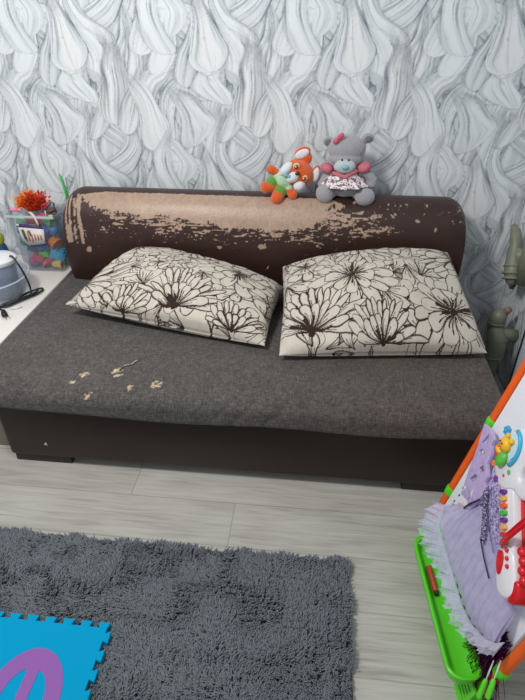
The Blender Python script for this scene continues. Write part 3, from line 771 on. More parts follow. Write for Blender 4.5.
toys = [  # (kind, x, z, colour, size, label)
    ('ball', -1.165, .713, (150, 214, 160), .030, 'mint green toy ball at the top left inside the clear storage box'),
    ('toy_brick', -1.120, .716, (196, 60, 88), .022, 'crimson toy brick high in the storage box, beside the mint ball'),
    ('toy_brick', -1.075, .722, (206, 74, 110), .024, 'pink toy brick at the top right inside the storage box'),
    ('toy_cup', -1.030, .715, (90, 176, 96), .020, 'green toy cup in the upper right corner of the storage box'),
    ('toy_stick', -1.040, .738, (214, 206, 90), .030, 'yellow tipped green toy stick across the top of the storage box'),
    ('toy_brick', -1.180, .66, (54, 104, 150), .026, 'dark blue toy brick against the left side of the storage box'),
    ('ball', -1.178, .61, (46, 128, 128), .027, 'teal toy ball at the left of the storage box'),
    ('toy_brick', -1.150, .57, (60, 92, 120), .025, 'slate blue toy brick low at the left of the storage box'),
    ('toy_brick', -1.115, .625, (74, 84, 92), .028, 'dark grey toy brick behind the label of the storage box'),
    ('toy_cup', -1.055, .665, (70, 84, 176), .024, 'indigo toy cup right of the label in the storage box'),
    ('ball', -1.020, .668, (66, 130, 190), .024, 'sky blue toy ball at the right side of the storage box'),
    ('toy_cup', -1.040, .605, (242, 124, 50), .030, 'bright orange toy cup at the right of the storage box'),
    ('ball', -1.098, .590, (48, 104, 188), .033, 'royal blue toy ball in the middle of the storage box'),
    ('toy_brick', -1.030, .535, (60, 170, 204), .036, 'turquoise toy block in the lower right of the storage box'),
    ('toy_brick', -1.100, .535, (84, 188, 92), .025, 'tilted light green toy brick in the lower middle of the storage box'),
    ('toy_brick', -1.135, .520, (214, 84, 104), .026, 'rose toy brick low in the storage box, left of the green one'),
    ('ball', -1.068, .505, (206, 60, 74), .022, 'red toy ball near the bottom of the storage box'),
    ('toy_cup', -1.105, .488, (232, 104, 120), .020, 'coral toy cup on the bottom of the storage box'),
    ('toy_cup', -1.035, .487, (232, 190, 96), .024, 'yellow toy cup in the bottom right corner of the storage box'),
    ('ball', -1.165, .495, (176, 98, 150), .026, 'mauve toy ball in the bottom left corner of the storage box'),
    ('toy_brick', -1.085, .675, (160, 60, 70), .022, 'dull red toy brick behind the top of the paper label'),
]
for i, (k, x, z, c, s, lab) in enumerate(toys):
    s *= 1.08; c = tuple(min(255, int(v * 1.06)) for v in c)
    y = .925 + .008 * (i % 3) + (s - .02) * .6 - (z - .6) * .03
    y = max(y, .912 + s - .004 - (z - .47) * .03)
    root = empty(k, (x, y, z - s), lab, 'toy', 'toys in the clear storage box')
    a = (i * 37) % 70 - 35
    if k == 'ball':
        MB().ell((x, y, z), s).build('ball_shell', toy_mat(c), root)
        MB().tube([(x + s * 1.0 * math.cos(t), y + s * 1.0 * math.sin(t), z) for t in np.linspace(0, 2 * PI, 25)], s * .05, 6, False).build('seam', toy_mat(tuple(int(v * .8) for v in c)), root)
    elif k == 'toy_brick':
        M = ry(a) @ rz(a * .6)
        MB().box((x, y, z), (s * 1.9, s * 1.5, s * 1.2), s * .12, M).build('brick_body', toy_mat(c), root, True, 40)
        st = MB()
        for u_ in (-.45, .45):
            for v_ in (-.35, .35):
                p = M @ Vector((u_ * s, v_ * s, s * .6)); p2 = M @ Vector((u_ * s, v_ * s, s * .85))
                st.tube([Vector((x, y, z)) + p, Vector((x, y, z)) + p2], s * .25, 10)
        st.build('studs', toy_mat(c), root, True, 40)
    elif k == 'toy_cup':
        M = (ry(a * 1.5 + 90) @ rx(a)).to_4x4()
        MB().lathe((x, y, z), [(0, -s), (s * .7, -s), (s * .8, -s * .9), (s, s * .9), (s * 1.08, s * .92), (s * 1.08, s), (s * .92, s), (s * .72, -s * .8), (0, -s * .8)], 20, M).build('cup_wall', toy_mat(c), root, True, 40)
        MB().tube([Vector((x, y, z)) + M.to_3x3() @ Vector((s * (.85 + .55 * math.sin(t)), 0, s * .55 * math.cos(t))) for t in np.linspace(0, PI, 9)], s * .13, 6).build('handle', toy_mat(c), root)
    else:
        MB().tube([(x - .04, y, z - .004), (x + .02, y, z)], .006, 8).build('stick', toy_mat((88, 178, 90)), root)
        MB().ell((x + .022, y, z), (.012, .009, .008)).build('tip', toy_mat(c), root)
# flowery tangle on top of the box
def scrunchie():
    root = empty('artificial_flower_bunch', (-1.12, .97, .735), 'bunch of orange and red artificial flowers on top of the clear storage box', 'artificial flowers')
    g = np.random.default_rng(3)
    cols = [((246, 168, 40), 'orange_petals'), ((238, 96, 34), 'flame_petals'), ((206, 34, 38), 'red_petals')]
    for ci, (c, nm) in enumerate(cols):
        V = []; F = []
        for i in range(230):
            fx = g.uniform(-1, 1)
            want = -.45 if ci == 0 else (0 if ci == 1 else .5)
            fx = np.clip(g.normal(want, .33), -1, 1); th = g.uniform(0, 2 * PI); ph = g.uniform(-.3, 1)
            ce = np.array([-1.118 + fx * .045, .972, .79]); dr = np.array([fx * .5 + math.cos(th) * .6, math.sin(th) * .9 - .2, ph]); dr /= np.linalg.norm(dr)
            p = ce + dr * np.array([.035, .05, .045]) * g.uniform(.55, 1.15)
            sd = np.cross(dr, g.normal(size=3)); sd /= np.linalg.norm(sd); sl = .015 * g.uniform(.7, 1.2); k = len(V)
            up = np.cross(sd, dr)
            pts = [p, p + dr * sl * .5 + sd * sl * .36 + up * .002, p + dr * sl * .95 + sd * sl * .2, p + dr * sl * 1.15, p + dr * sl * .95 - sd * sl * .2, p + dr * sl * .5 - sd * sl * .36 + up * .002, p + dr * sl * .6 - up * sl * .1]
            V += pts; F += [(k, k + 1, k + 6), (k + 1, k + 2, k + 6), (k + 2, k + 3, k + 6), (k + 3, k + 4, k + 6), (k + 4, k + 5, k + 6), (k + 5, k, k + 6)]
        link(nm, npmesh(nm, np.array(V), np.array(F)), mat(nm, c, rough=.6, var=.1), root)
    MB().ell((-1.118, .975, .785), (.05, .045, .038)).build('flower_core', mat('flower_core', (176, 66, 30), rough=.8), root)
scrunchie()
def top_bits():
    r = empty('pink_hair_ribbon', (-1.195, .935, .757), 'small pink ribbon on the left rim of the clear storage box', 'ribbon')
    for k in range(3):
        MB().tube([(-1.215 + .018 * k, .925 + .006 * k, .760), (-1.200 + .018 * k, .918, .774), (-1.185 + .018 * k, .922, .762)], [.006, .009, .005], 8).build('loop', mat('pink_cloth', (240, 150, 190), rough=.7), r)
    r = empty('hair_clip', (-1.02, .95, .757), 'brown hair clip with thin wire loops at the right rim of the clear storage box', 'hair clip')
    MB().tube([(-1.045, .93, .765), (-1.02, .935, .785), (-1.0, .94, .808), (-.992, .945, .80), (-.995, .94, .772), (-.985, .94, .758)], .0035, 8).build('wire_loop', mat('brown_wire', (72, 58, 56), rough=.5), r)
    MB().tube([(-1.05, .935, .77), (-1.015, .932, .763), (-.985, .94, .772)], [.007, .011, .006], 8).build('clasp', mat('clip_brown', (96, 62, 44), rough=.5), r)
    MB().tube([(-1.035, .925, .768), (-1.032, .92, .742)], [.004, .003], 6).build('tag', mat('clip_cream', (214, 204, 196), rough=.6), r)
    o = MB().tube([(-1.11, .908, .765), (-1.085, .884, .767), (-1.070, .878, .752), (-1.062, .8765, .725), (-1.058, .877, .71)], [.004, .006, .006, .005, .003], 8).build('cream_ribbon', mat('cream_cloth', (224, 210, 196), rough=.7))
    tag(o, 'short cream ribbon hanging over the front rim of the clear storage box', 'ribbon')
    o = MB().tube([(-.975, 1.07, .60), (-.985, 1.075, .80), (-1.0, 1.078, .905)], [.006, .006, .004], 8).build('green_stick', mat('bright_green', (36, 190, 84), rough=.45))
    tag(o, 'thin bright green stick poking up behind the left end of the backrest', 'stick')
top_bits()

# ------------------------------------------------------------ clear tub, jug and cord on the cabinet
def tub():
    cx, cy, z0 = -1.215, .60, .4585
    r = empty('clear_plastic_tub', (cx, cy, z0), 'large round clear plastic tub on the white cabinet top, at the left edge', 'tub')
    MB().lathe((cx, cy, z0), [(0, 0), (.135, 0), (.150, .012), (.180, .105), (.190, .107), (.190, .112), (.177, .112), (.146, .014), (.13, .004), (0, .004)], 48).build('tub_wall', thin_plastic('tub_plastic', (214, 222, 230), .16), r, True, 40)
    MB().tube([(cx + .187 * math.cos(t), cy + .187 * math.sin(t), z0 + .111) for t in np.linspace(0, 2 * PI, 49)], .0035, 6, False).build('rim', thin_plastic('tub_rim', (226, 230, 238), .55), r)
    jx, jy = -1.148, .615
    j = empty('lidded_jug', (jx, jy, z0 + .006), 'bluish clear jug with a white lid standing inside the clear tub', 'jug')
    MB().lathe((jx, jy, z0 + .006), [(0, 0), (.058, 0), (.064, .008), (.076, .165), (.073, .165), (.061, .01), (0, .005)], 40).build('jug_wall', thin_plastic('jug_blue', (196, 210, 226), .26), j, True, 40)
    MB().lathe((jx, jy, z0 + .006), [(0, .165), (.080, .165), (.084, .170), (.084, .184), (.074, .192), (.03, .196), (0, .196)], 40).build('lid', mat('white_lid', (232, 234, 238), rough=.35), j, True, 40)
    MB().lathe((jx, jy, z0 + .006), [(0, .006), (.056, .008), (.062, .06), (0, .06)], 32).build('water', thin_plastic('jug_inside', (150, 178, 204), .35), j, True, 40)
    MB().box((jx - .055, jy - .05, z0 + .09), (.03, .012, .06), .003, rz(-40)).build('red_panel', mat('dull_red', (120, 60, 70), rough=.5), j)
    cpts = [(-1.090, .630, .650), (-1.070, .605, .668), (-1.045, .585, .668), (-1.020, .572, .635), (-1.008, .575, .59), (-1.005, .585, .53), (-1.02, .60, .480), (-1.055, .60, .466),
            (-1.10, .56, .464), (-1.12, .51, .464), (-1.09, .50, .466), (-1.05, .56, .468), (-1.012, .625, .468), (-1.000, .668, .468), (-1.012, .690, .468), (-1.038, .665, .469), (-1.075, .585, .470), (-1.105, .52, .470), (-1.085, .505, .472), (-1.045, .57, .474), (-1.015, .63, .474), (-1.02, .665, .474), (-1.05, .63, .474), (-1.09, .55, .470), (-1.115, .49, .466), (-1.09, .465, .4665)]
    P = [Vector(p) for p in cpts]; out = []
    for i in range(len(P) - 1):
        p0 = P[max(i - 1, 0)]; p1 = P[i]; p2 = P[i + 1]; p3 = P[min(i + 2, len(P) - 1)]
        for k in range(6):
            t = k / 6; out.append(.5 * ((2 * p1) + (-p0 + p2) * t + (2 * p0 - 5 * p1 + 4 * p2 - p3) * t * t + (-p0 + 3 * p1 - 3 * p2 + p3) * t ** 3))
    out.append(P[-1])
    c = empty('power_cord', (-1.06, .55, .459), 'black electrical cord with a plug, coiled on the white cabinet top', 'cord')
    blk = mat('black_rubber', (26, 28, 30), rough=.45)
    MB().tube(out, .0042, 8).build('cable', blk, c)
    MB().tube([(-1.085, .463, .4675), (-1.070, .442, .469), (-1.055, .420, .470), (-1.048, .411, .470)], [.007, .012, .0125, .008], 12).build('plug', blk, c)
    pr = MB(); pr.tube([(-1.052, .416, .470), (-1.035, .392, .4705)], .0024, 8); pr.tube([(-1.041, .422, .470), (-1.022, .400, .4705)], .0024, 8); pr.build('prongs', mat('steel', (190, 190, 190), rough=.25, metal=1), c)
    o = MB().tube([(-1.06, .487, .4645), (-1.04, .497, .465), (-1.022, .512, .4645)], [.004, .006, .003], 8).build('white_cap', mat('white_plastic', (232, 230, 228), rough=.4))
    tag(o, 'tiny white plastic cap lying beside the black cord on the cabinet', 'cap')
    # round toy at the far left behind the tub
    r = empty('spiky_toy_ball', (-1.355, .96, .4585), 'green and yellow toy ball behind the clear tub, at the very left edge', 'toy')
    MB().ell((-1.355, .95, .60), (.045, .045, .045)).build('upper_half', mat('lime_toy', (166, 176, 60), rough=.6), r)
    MB().ell((-1.355, .95, .53), (.05, .05, .07)).build('lower_half', mat('navy_toy', (46, 84, 130), rough=.6), r)
tub()

for o in list(C.objects):
    if o.parent is None and 'label' in o and o.location.x < -.965 and o.location.z > .44: o.location.z -= .012   # rest everything on the worktop
# ------------------------------------------------------------ plush toys on the backrest
def plush(name, col, var=.09): return mat(name, col, rough=.95, var=var, vscale=120, bump=.9, bscale=330, sheen=.5, spec=.1)
def bear():
    ox, oy, oz = .405, .955, .868   # seat point
    S = 1 / 200.
    def P(px, py, dy=0): return Vector((ox + (px - 345) * S, oy + dy, oz + (198 - py) * S * 1.035))
    r = empty('teddy_bear', (ox, oy, oz), 'grey plush teddy bear in a pink and white dress sitting on the sofa backrest', 'plush toy')
    g = plush('grey_plush', (166, 165, 170)); lg = plush('pale_grey_plush', (196, 202, 206)); 
    b = MB()
    b.ell(P(346, 184), (.070, .060, .076)); b.ell(P(345.5, 190, -.01), (.066, .062, .048))
    b.ell(P(345, 149), (.090, .070, .074)); b.ell(P(345, 158, -.012), (.078, .062, .05))
    b.ell(P(327.5, 142.5, .005), (.027, .016, .027)); b.ell(P(364, 138.5, .005), (.028, .016, .027))
    for sx, pts in ((-1, [(335, 172), (328, 178), (325, 186)]), (1, [(357, 170), (367, 174), (372, 180), (371, 184)])):
        b.tube([P(*p, -.02) for p in pts], [.022] + [.024] * (len(pts) - 2) + [.026], 12); b.ell(P(*pts[-1], -.02), .027)
    b.tube([P(336, 192, -.01), P(330, 194, -.05)], [.034, .036], 12); b.tube([P(355, 192, -.01), P(362, 195, -.05)], [.034, .036], 12)
    b.ell(P(327, 193, -.070), (.043, .036, .052), ry(-12)); b.ell(P(365.5, 195.5, -.070), (.047, .036, .050), ry(28))
    fuse(b, 'body', g, r)
    MB().ell(P(344, 164, -.068), (.050, .034, .038)).build('muzzle', lg, r)
    MB().ell(P(344, 163, -.103), (.017, .010, .013)).build('nose', mat('teal_nose', (122, 190, 196), rough=.5), r)
    for x in (341, 347): MB().ell(P(x, 156.8, -.083), (.0045, .004, .006)).build('eye', mat('black_eye', (24, 24, 28), rough=.2), r)
    for q in ((327.3, 142.8), (364.3, 139)): MB().ell(P(*q, -.010), (.017, .006, .017)).build('inner_ear', plush('inner_ear_grey', (120, 118, 122)), r)
    bw = MB(); bw.ell(P(334.5, 139.5, -.055), (.013, .008, .018), ry(35)); bw.ell(P(338.5, 134.5, -.055), (.013, .008, .018), ry(35)); bw.ell(P(336.4, 137, -.060), (.006, .006, .006))
    bw.build('hair_bow', mat('pink_satin', (206, 84, 112), rough=.5, var=.1), r)
    pk = mat('pink_cloth_sleeve', (196, 110, 124), rough=.8, var=.12, vscale=60, bump=.4, bscale=90)
    for q, e, a in (((328, 168.5), (.034, .038, .028), 35), ((362.0, 167), (.038, .040, .030), -35)): MB().ell(P(*q, -.025), e, ry(a)).build('sleeve', pk, r)
    # straps and neckline
    MB().tube([P(333, 171, -.065), P(345, 174, -.085), P(356, 168, -.070)], [.010, .012, .010], 10).build('collar', pk, r)
    # flared skirt with a flower print
    n, k = 96, 12; V = np.zeros((n, k, 3)); cc = np.zeros((n, k, 3))
    for i in range(n):
        t = 2 * PI * i / n
        for j in range(k):
            f = j / (k - 1); rr = .060 + .040 * f; rip = 1 + .07 * math.sin(t * 11) * f
            V[i, j] = (ox + rr * 1.18 * rip * math.cos(t), oy - .018 + rr * 1.0 * rip * math.sin(t) * (1 if math.sin(t) < 0 else .6), oz + (198 - 172) * S * 1.035 - .068 * f)
    tt = np.repeat(np.linspace(0, 1, n)[:, None], k, 1); ff = np.repeat(np.linspace(0, 1, k)[None, :], n, 0)
    V = V.reshape(-1, 3)
    m = bpy.data.materials.new('flower_print_cloth'); m.use_nodes = True; nt = m.node_tree; bs = nt.nodes['Principled BSDF']; bs.inputs['Roughness'].default_value = .85
    tc = nt.nodes.new('ShaderNodeTexCoord'); vo = nt.nodes.new('ShaderNodeTexVoronoi'); vo.inputs['Scale'].default_value = 60; nt.links.new(tc.outputs['Object'], vo.inputs['Vector'])
    cr = nt.nodes.new('ShaderNodeValToRGB'); nt.links.new(vo.outputs['Distance'], cr.inputs[0]); e = cr.color_ramp.elements
    e[0].position = .22; e[0].color = (*lin((190, 76, 96)), 1); e[1].position = .34; e[1].color = (*lin((236, 230, 232)), 1)
    q = e.new(.56); q.color = (*lin((232, 226, 230)), 1); q = e.new(.62); q.color = (*lin((120, 112, 120)), 1); nt.links.new(cr.outputs[0], bs.inputs['Base Color'])
    sk = link('skirt', npmesh('skirt', V, gridF(n, k, wu=True, flip=True)), m, r)
    md = sk.modifiers.new('t', 'SOLIDIFY'); md.thickness = .003
    r.scale = (.92, .877, .79); r.location.z += .004; r.location.y -= .012; r.location.x -= .012
bear()
def fox():
    ox, oy, oz = .14, .945, .868; S = 1 / 200.
    def P(px, py, dy=0): return Vector((ox + (px - 288) * S, oy + dy, oz + (201 - py) * S * 1.035 - .01))
    r = empty('plush_fox', (ox, oy, oz), 'orange plush fox in pale green clothes slumped sideways on the sofa backrest', 'plush toy')
    og = plush('orange_plush', (226, 96, 36)); wh = plush('white_plush', (232, 236, 240)); gr = plush('leaf_green_plush', (104, 158, 60)); mi = plush('mint_plush', (186, 222, 186))
    b = MB(); b.ell(P(299.5, 175, 0), (.084, .068, .072), ry(40)); b.ell(P(284, 184, 0), (.055, .05, .058), ry(-30)); b.ell(P(294, 181), (.055, .05, .05))
    b.ell(P(302.5, 153.5, .01), (.045, .016, .030), ry(-25)); b.ell(P(305.5, 159, .01), (.036, .02, .04), ry(-25)); b.ell(P(317.5, 176, .01), (.022, .016, .050), ry(10)); b.ell(P(312, 178, .01), (.03, .02, .04))
    b.tube([P(279, 176, -.01), P(273, 173, -.02), P(270, 171, -.02)], [.022, .022, .026], 10); b.ell(P(270, 171, -.02), .026)
    b.tube([P(287, 190, -.02), P(293, 196, -.04)], [.024, .026], 10); b.ell(P(294, 197, -.045), (.026, .024, .028))
    b.tube([P(278, 188, -.02), P(266, 189, -.05)], [.030, .03], 10); b.tube([P(281, 190, -.02), P(278, 198, -.06)], [.034, .034], 10)
    b.ell(P(264.5, 189, -.052), (.029, .030, .036), ry(-10)); b.ell(P(277, 199.5, -.070), (.034, .030, .036), ry(15))
    fuse(b, 'body', og, r)
    t = MB(); t.ell(P(283, 181.5, -.008), (.056, .052, .060), ry(-30)); t.ell(P(289, 190, -.02), (.028, .032, .028)); t.ell(P(277, 178, -.01), (.03, .034, .03)); fuse(t, 'shirt', mi, r)
    t = MB(); t.ell(P(271, 184.5, -.028), (.036, .038, .034), ry(35)); t.ell(P(280, 193, -.040), (.040, .038, .034), ry(40)); fuse(t, 'trousers', gr, r)
    for q, e, a in (((286, 169, -.040), (.026, .034, .046), 38), ((300.5, 186, -.040), (.030, .034, .036), 35), ((294.0, 176.5, -.052), (.028, .026, .042), 50)):
        MB().ell(P(*q), e, ry(a)).build('cheek', wh, r)
    for q, e, a in (((302, 154.5, -.003), (.040, .010, .023), -28), ((317.5, 176.5, -.003), (.019, .010, .042), 12)): MB().ell(P(*q), e, ry(a)).build('inner_ear', wh, r)
    MB().ell(P(298.5, 171.5, -.078), (.013, .010, .011)).build('nose', mat('dark_brown_nose', (58, 26, 26), rough=.4), r)
    for q in ((297, 165), (305.5, 177.5)):
        e = MB().ell(P(q[0], q[1], -.056), (.018, .012, .020), ry(40)).build('eye_patch', plush('cream_plush', (250, 200, 140)), r)
        MB().ell(P(q[0] - .2, q[1] + .3, -.0655), (.011, .006, .014), ry(40)).build('eye', mat('amber_eye', (140, 58, 22), rough=.2), e)
        MB().ell(P(q[0] - .6, q[1] - .2, -.0705), (.0035, .002, .0045), ry(40)).build('eye_highlight', mat('white_spot', (240, 240, 240), rough=.3), e)
    bw = MB(); bw.ell(P(286.5, 174.5, -.068), (.013, .008, .010)); bw.ell(P(290.5, 175.5, -.068), (.013, .008, .010)); bw.build('bow_tie', mat('teal_bow', (110, 176, 186), rough=.7), r)
    r.scale = (.83, .85, .77); r.location.z += .002; r.location.y -= .012; r.location.x += .004
fox()

# ------------------------------------------------------------ heating pipework in the corner
def pipes():
    ol = mat('olive_painted_iron', (126, 130, 112), rough=.45, var=.07, vscale=30, bump=.2, bscale=60)
    r = empty('radiator_fitting', (1.2, .85, .53), 'olive grey lumpy heating fitting on the right wall, the upper one', 'radiator', 'olive heating fittings on the right wall')
    MB().tube([(1.165, .93, .760), (1.168, .90, .745), (1.17, .86, .70), (1.17, .84, .645), (1.165, .80, .61), (1.16, .785, .585), (1.165, .78, .56), (1.175, .77, .545)], [.012, .022, .027, .034, .040, .034, .028, .020], 16).build('elbow', ol, r)
    MB().tube([(1.20, .76, .80), (1.20, .755, .56)], .035, 16).build('column', ol, r)
    MB().tube([(1.16, .83, .655), (1.249, .83, .655)], [.040, .030], 16).build('wall_stub', ol, r)
    for q in ((1.166, .808, .618), (1.160, .79, .592), (1.163, .782, .57)):
        d = Vector((-.0, -.5, -1)).normalized(); MB().tube([Vector(q) - d * .005, Vector(q) + d * .005], .043, 16).build('rib', ol, r)
    MB().tube([(1.172, .775, .545), (1.165, .765, .525)], [.014, .010], 10).build('drain_plug', mat('dark_iron', (60, 58, 54), rough=.5), r)
    r = empty('radiator_fitting', (1.17, .72, .1), 'olive grey lumpy heating fitting in the corner beside the sofa seat, the lower one', 'radiator', 'olive heating fittings on the right wall')
    MB().tube([(1.17, .78, .405), (1.155, .775, .385), (1.148, .78, .36), (1.150, .785, .325), (1.150, .765, .30), (1.155, .735, .275), (1.150, .72, .245), (1.145, .71, .215), (1.14, .70, .185), (1.14, .68, .12), (1.14, .68, .0)], [.022, .034, .038, .036, .040, .044, .047, .040, .034, .028, .026], 16).build('elbow', ol, r)
    for q, rr in (((1.150, .782, .34), .041), ((1.156, .74, .28), .049), ((1.144, .705, .20), .040)):
        MB().tube([Vector(q) - Vector((0, .1, 1)) * .005, Vector(q) + Vector((0, .1, 1)) * .005], rr, 16).build('rib', ol, r)
    MB().tube([(1.15, .76, .29), (1.249, .76, .29)], [.034, .026], 16).build('wall_stub', ol, r)
    MB().tube([(1.172, .772, .405), (1.188, .765, .425)], [.018, .013], 12).build('bleed_cap', mat('rusty_cap', (150, 118, 104), rough=.5), r)
    # pale panel standing along the right wall
    o = MB().box((1.165, .175, .45), (.15, .31, .90), .003).build('wall_panel', mat('pale_blue_white_panel', (196, 204, 214), rough=.35, var=.02, vscale=4), None, True, 40)
    tag(o, 'pale bluish white panel edge at the right wall, behind the easel', 'panel')
    o = MB().tube([(1.088, .318, .02), (1.086, .326, .3), (1.086, .33, .6), (1.088, .334, .9)], .0035, 6).build('dark_gap_line', mat('black_rubber', (26, 28, 30)))  # thin tube added to draw the dark gap along the panel edge
    tag(o, 'thin black strip standing in for the dark gap along the pale panel edge, beside the easel', 'cable')
pipes()

# ------------------------------------------------------------ easel, its tray, and what hangs on it
EA = Vector((.727, -.193, 0)); EW = Vector((.0887, -.9960, 0)).normalized(); EU = Vector((.213, .019, .977)).normalized()
EN = EU.cross(EW).normalized()
if EN.x > 0: EN = -EN
EU = EN.cross(EW); EU = EU if EU.z > 0 else -EU
def E3(s_, h, n=0): return EA + EW * s_ + EU * h + EN * n
def chaikin(p, k=2, closed=True):
    for _ in range(k):
        q = []; n = len(p)
        for i in range(n if closed else n - 1):
            a = p[i]; b = p[(i + 1) % n]
            q += [tuple(.75 * x + .25 * y for x, y in zip(a, b)), tuple(.25 * x + .75 * y for x, y in zip(a, b))]
        if not closed: q = [p[0]] + q + [p[-1]]
        p = q
    return p
WE = .539
orange = mat('orange_tube', (242, 98, 26), rough=.35, var=.03); green = mat('lime_green_plastic', (92, 214, 34), rough=.35, var=.03)
board_m = mat('whiteboard', (238, 242, 248), rough=.3, var=.01)
def easel():
    r = empty('childrens_easel', tuple(EA + EW * WE / 2), "child's white easel board with orange tube legs and a green tray, right of the sofa", 'easel')
    for s0 in (0, WE):
        fs = (lambda h: E3(s0 + (.07 * h if s0 else 0), h, .07 * h if s0 else 0))
        lg = MB().tube([fs(.05), fs(1.03)], .0145, 20).build('leg', orange, r, True, 40)
        hs = (.239, .543, .83) if s0 == 0 else (.196, .50, .83)
        for h in hs: MB().tube([fs(h - .016), fs(h - .013), fs(h + .013), fs(h + .016)], [.0165, .0185, .0185, .0165], 20).build('joint', green, lg, True, 40)
        MB().tube([E3(s0, 0, 0) + Vector((0, 0, .001)), E3(s0, .03), E3(s0, .10 if s0 else .09), E3(s0, .115 if s0 else .10)], [.024, .022, .020, .016], 20).build('foot_cap', green, lg, True, 40)
    for s0 in (.02, WE - .02):
        top = E3(s0, 1.02); ft = Vector((1.19, top.y, .001))
        lg = MB().tube([top, ft + (top - ft) * .04], .0145, 16).build('leg', orange, r, True, 40)
        MB().tube([ft, ft + (top - ft) * .09], [.022, .018], 16).build('foot_cap', green, lg, True, 40)
    fn = lambda a, b_, t: E3(a, b_, t)
    MB().prism([(.018, .10), (WE - .018, .10), (WE - .018, .99), (.018, .99)], fn, -.004, .004).build('drawing_board', board_m, r, True, 30)
    MB().tube([E3(0, 1.03), E3(WE, 1.03)], .0145, 16).build('top_bar', green, r, True, 40)
    # tray: a rounded trough standing out in front of the lower edge
    bm = bmesh.new()
    def ring(s0, s1, n0, n1, z, rad, k=7):
        o = []
        for cs, cn, a0 in ((s1 - rad, n1 - rad, 0), (s0 + rad, n1 - rad, 90), (s0 + rad, n0 + rad, 180), (s1 - rad, n0 + rad, 270)):
            for i in range(k):
                a = R_(a0 + 90 * i / (k - 1)); p = EA + EW * (cs + rad * math.cos(a)) + Vector((EN.x, EN.y, 0)).normalized() * (cn + rad * math.sin(a)) + Vector((.213, .019, 0)) * (.12 / .977)
                o.append(bm.verts.new((p.x, p.y, z)))
        return o
    S0, S1, N0, N1 = .105, .545, .018, .114
    rs = [ring(S0 + .016, S1 - .016, N0 + .01, N1 - .016, .088, .030), ring(S0 + .008, S1 - .008, N0 + .006, N1 - .008, .092, .034), ring(S0, S1, N0, N1, .128, .038), ring(S0, S1, N0, N1, .132, .038), ring(S0 + .004, S1 - .004, N0 + .004, N1 - .004, .135, .036),
          ring(S0 + .010, S1 - .010, N0 + .008, N1 - .010, .132, .032), ring(S0 + .018, S1 - .018, N0 + .012, N1 - .018, .100, .028), ring(S0 + .024, S1 - .024, N0 + .016, N1 - .024, .097, .022)]
    n = len(rs[0])
    for a, b_ in zip(rs, rs[1:]):
        for k in range(n): bm.faces.new((a[k], a[(k + 1) % n], b_[(k + 1) % n], b_[k]))
    bm.faces.new(rs[0][::-1]); bm.faces.new(rs[-1])
    q = MB(); q.bm.free(); q.bm = bm; tr = q.build('tray', green, r, True, 40)
    for s0 in (.13, .50):
        MB().prism([(s0 - .018, .05), (s0 + .018, .05), (s0 + .022, .115), (s0 - .022, .115)], fn, .004, .030).build('bracket', green, tr, True, 30)
    MB().tube([E3(-.002, .118), E3(WE, .118)], .011, 14).build('lower_bar', green, r, True, 40)
    # ribbed green guard below the near end of the tray
    g = MB(); g.prism([(.495, -.03), (.555, -.03), (.560, .085), (.500, .085)], fn, .030, .036, 0, [[(.508, y), (.546, y), (.546, y + .006), (.508, y + .006)] for y in (.015, .030, .045, .060)]); g.build('slotted_guard', green, tr, True, 30)
    mk = mat('small_print', (70, 72, 84), rough=.6)
    for (a, b_, c) in ((.455, .335, mk), (.045, .235, mk), (.050, .27, mk)):
        MB().prism([(a, b_), (a + .006, b_ + .003), (a + .007, b_ + .012), (a + .001, b_ + .010)], fn, .004, .0048).build('printed_mark', c, r)
    pc = mat('peach_print', (236, 172, 156), rough=.6)
    MB().prism([(.070, .262), (.082, .268), (.088, .285), (.093, .268), (.108, .264), (.096, .252), (.100, .236), (.086, .245), (.072, .238), (.079, .252)], fn, .004, .005).build('printed_star', pc, r)
easel()
def marker():
    r = empty('marker_pen', (.70, -.44, .098), 'dull red marker pen lying in the green easel tray', 'pen')
    a = Vector((.694, -.395, .106)); b_ = Vector((.703, -.492, .106))
    MB().tube([a, a + (b_ - a) * .02, a + (b_ - a) * .86, a + (b_ - a) * .88], [.006, .0085, .0085, .0075], 16).build('barrel', mat('dull_red_plastic', (186, 66, 56), rough=.45), r, True, 40)
    MB().tube([a + (b_ - a) * .88, b_], [.0075, .0068], 16).build('cap_end', mat('dark_tip', (44, 30, 34), rough=.5), r, True, 40)
marker()
def tulle(name, col, alpha):
    m = bpy.data.materials.new(name); m.use_nodes = True; nt = m.node_tree; N = nt.nodes; L = nt.links; bs = N['Principled BSDF']
    bs.inputs['Base Color'].default_value = (*lin(col), 1); bs.inputs['Roughness'].default_value = .85; bs.inputs['Sheen Weight'].default_value = .3
    tl = N.new('ShaderNodeBsdfTranslucent'); tl.inputs[0].default_value = (*lin(col), 1)
    m1 = N.new('ShaderNodeMixShader'); m1.inputs[0].default_value = .35; L.new(bs.outputs[0], m1.inputs[1]); L.new(tl.outputs[0], m1.inputs[2])
    tr = N.new('ShaderNodeBsdfTransparent'); m2 = N.new('ShaderNodeMixShader'); 
    tc = N.new('ShaderNodeTexCoord'); nz = N.new('ShaderNodeTexNoise'); nz.inputs['Scale'].default_value = 35; nz.inputs['Detail'].default_value = 4; L.new(tc.outputs['Object'], nz.inputs['Vector'])
    mr = N.new('ShaderNodeMapRange'); mr.inputs[1].default_value = .3; mr.inputs[2].default_value = .7; mr.inputs[3].default_value = alpha - .12; mr.inputs[4].default_value = min(1, alpha + .12); L.new(nz.outputs[0], mr.inputs[0])
    L.new(mr.outputs[0], m2.inputs[0]); L.new(tr.outputs[0], m2.inputs[1]); L.new(m1.outputs[0], m2.inputs[2]); L.new(m2.outputs[0], N['Material Output'].inputs[0]); return m
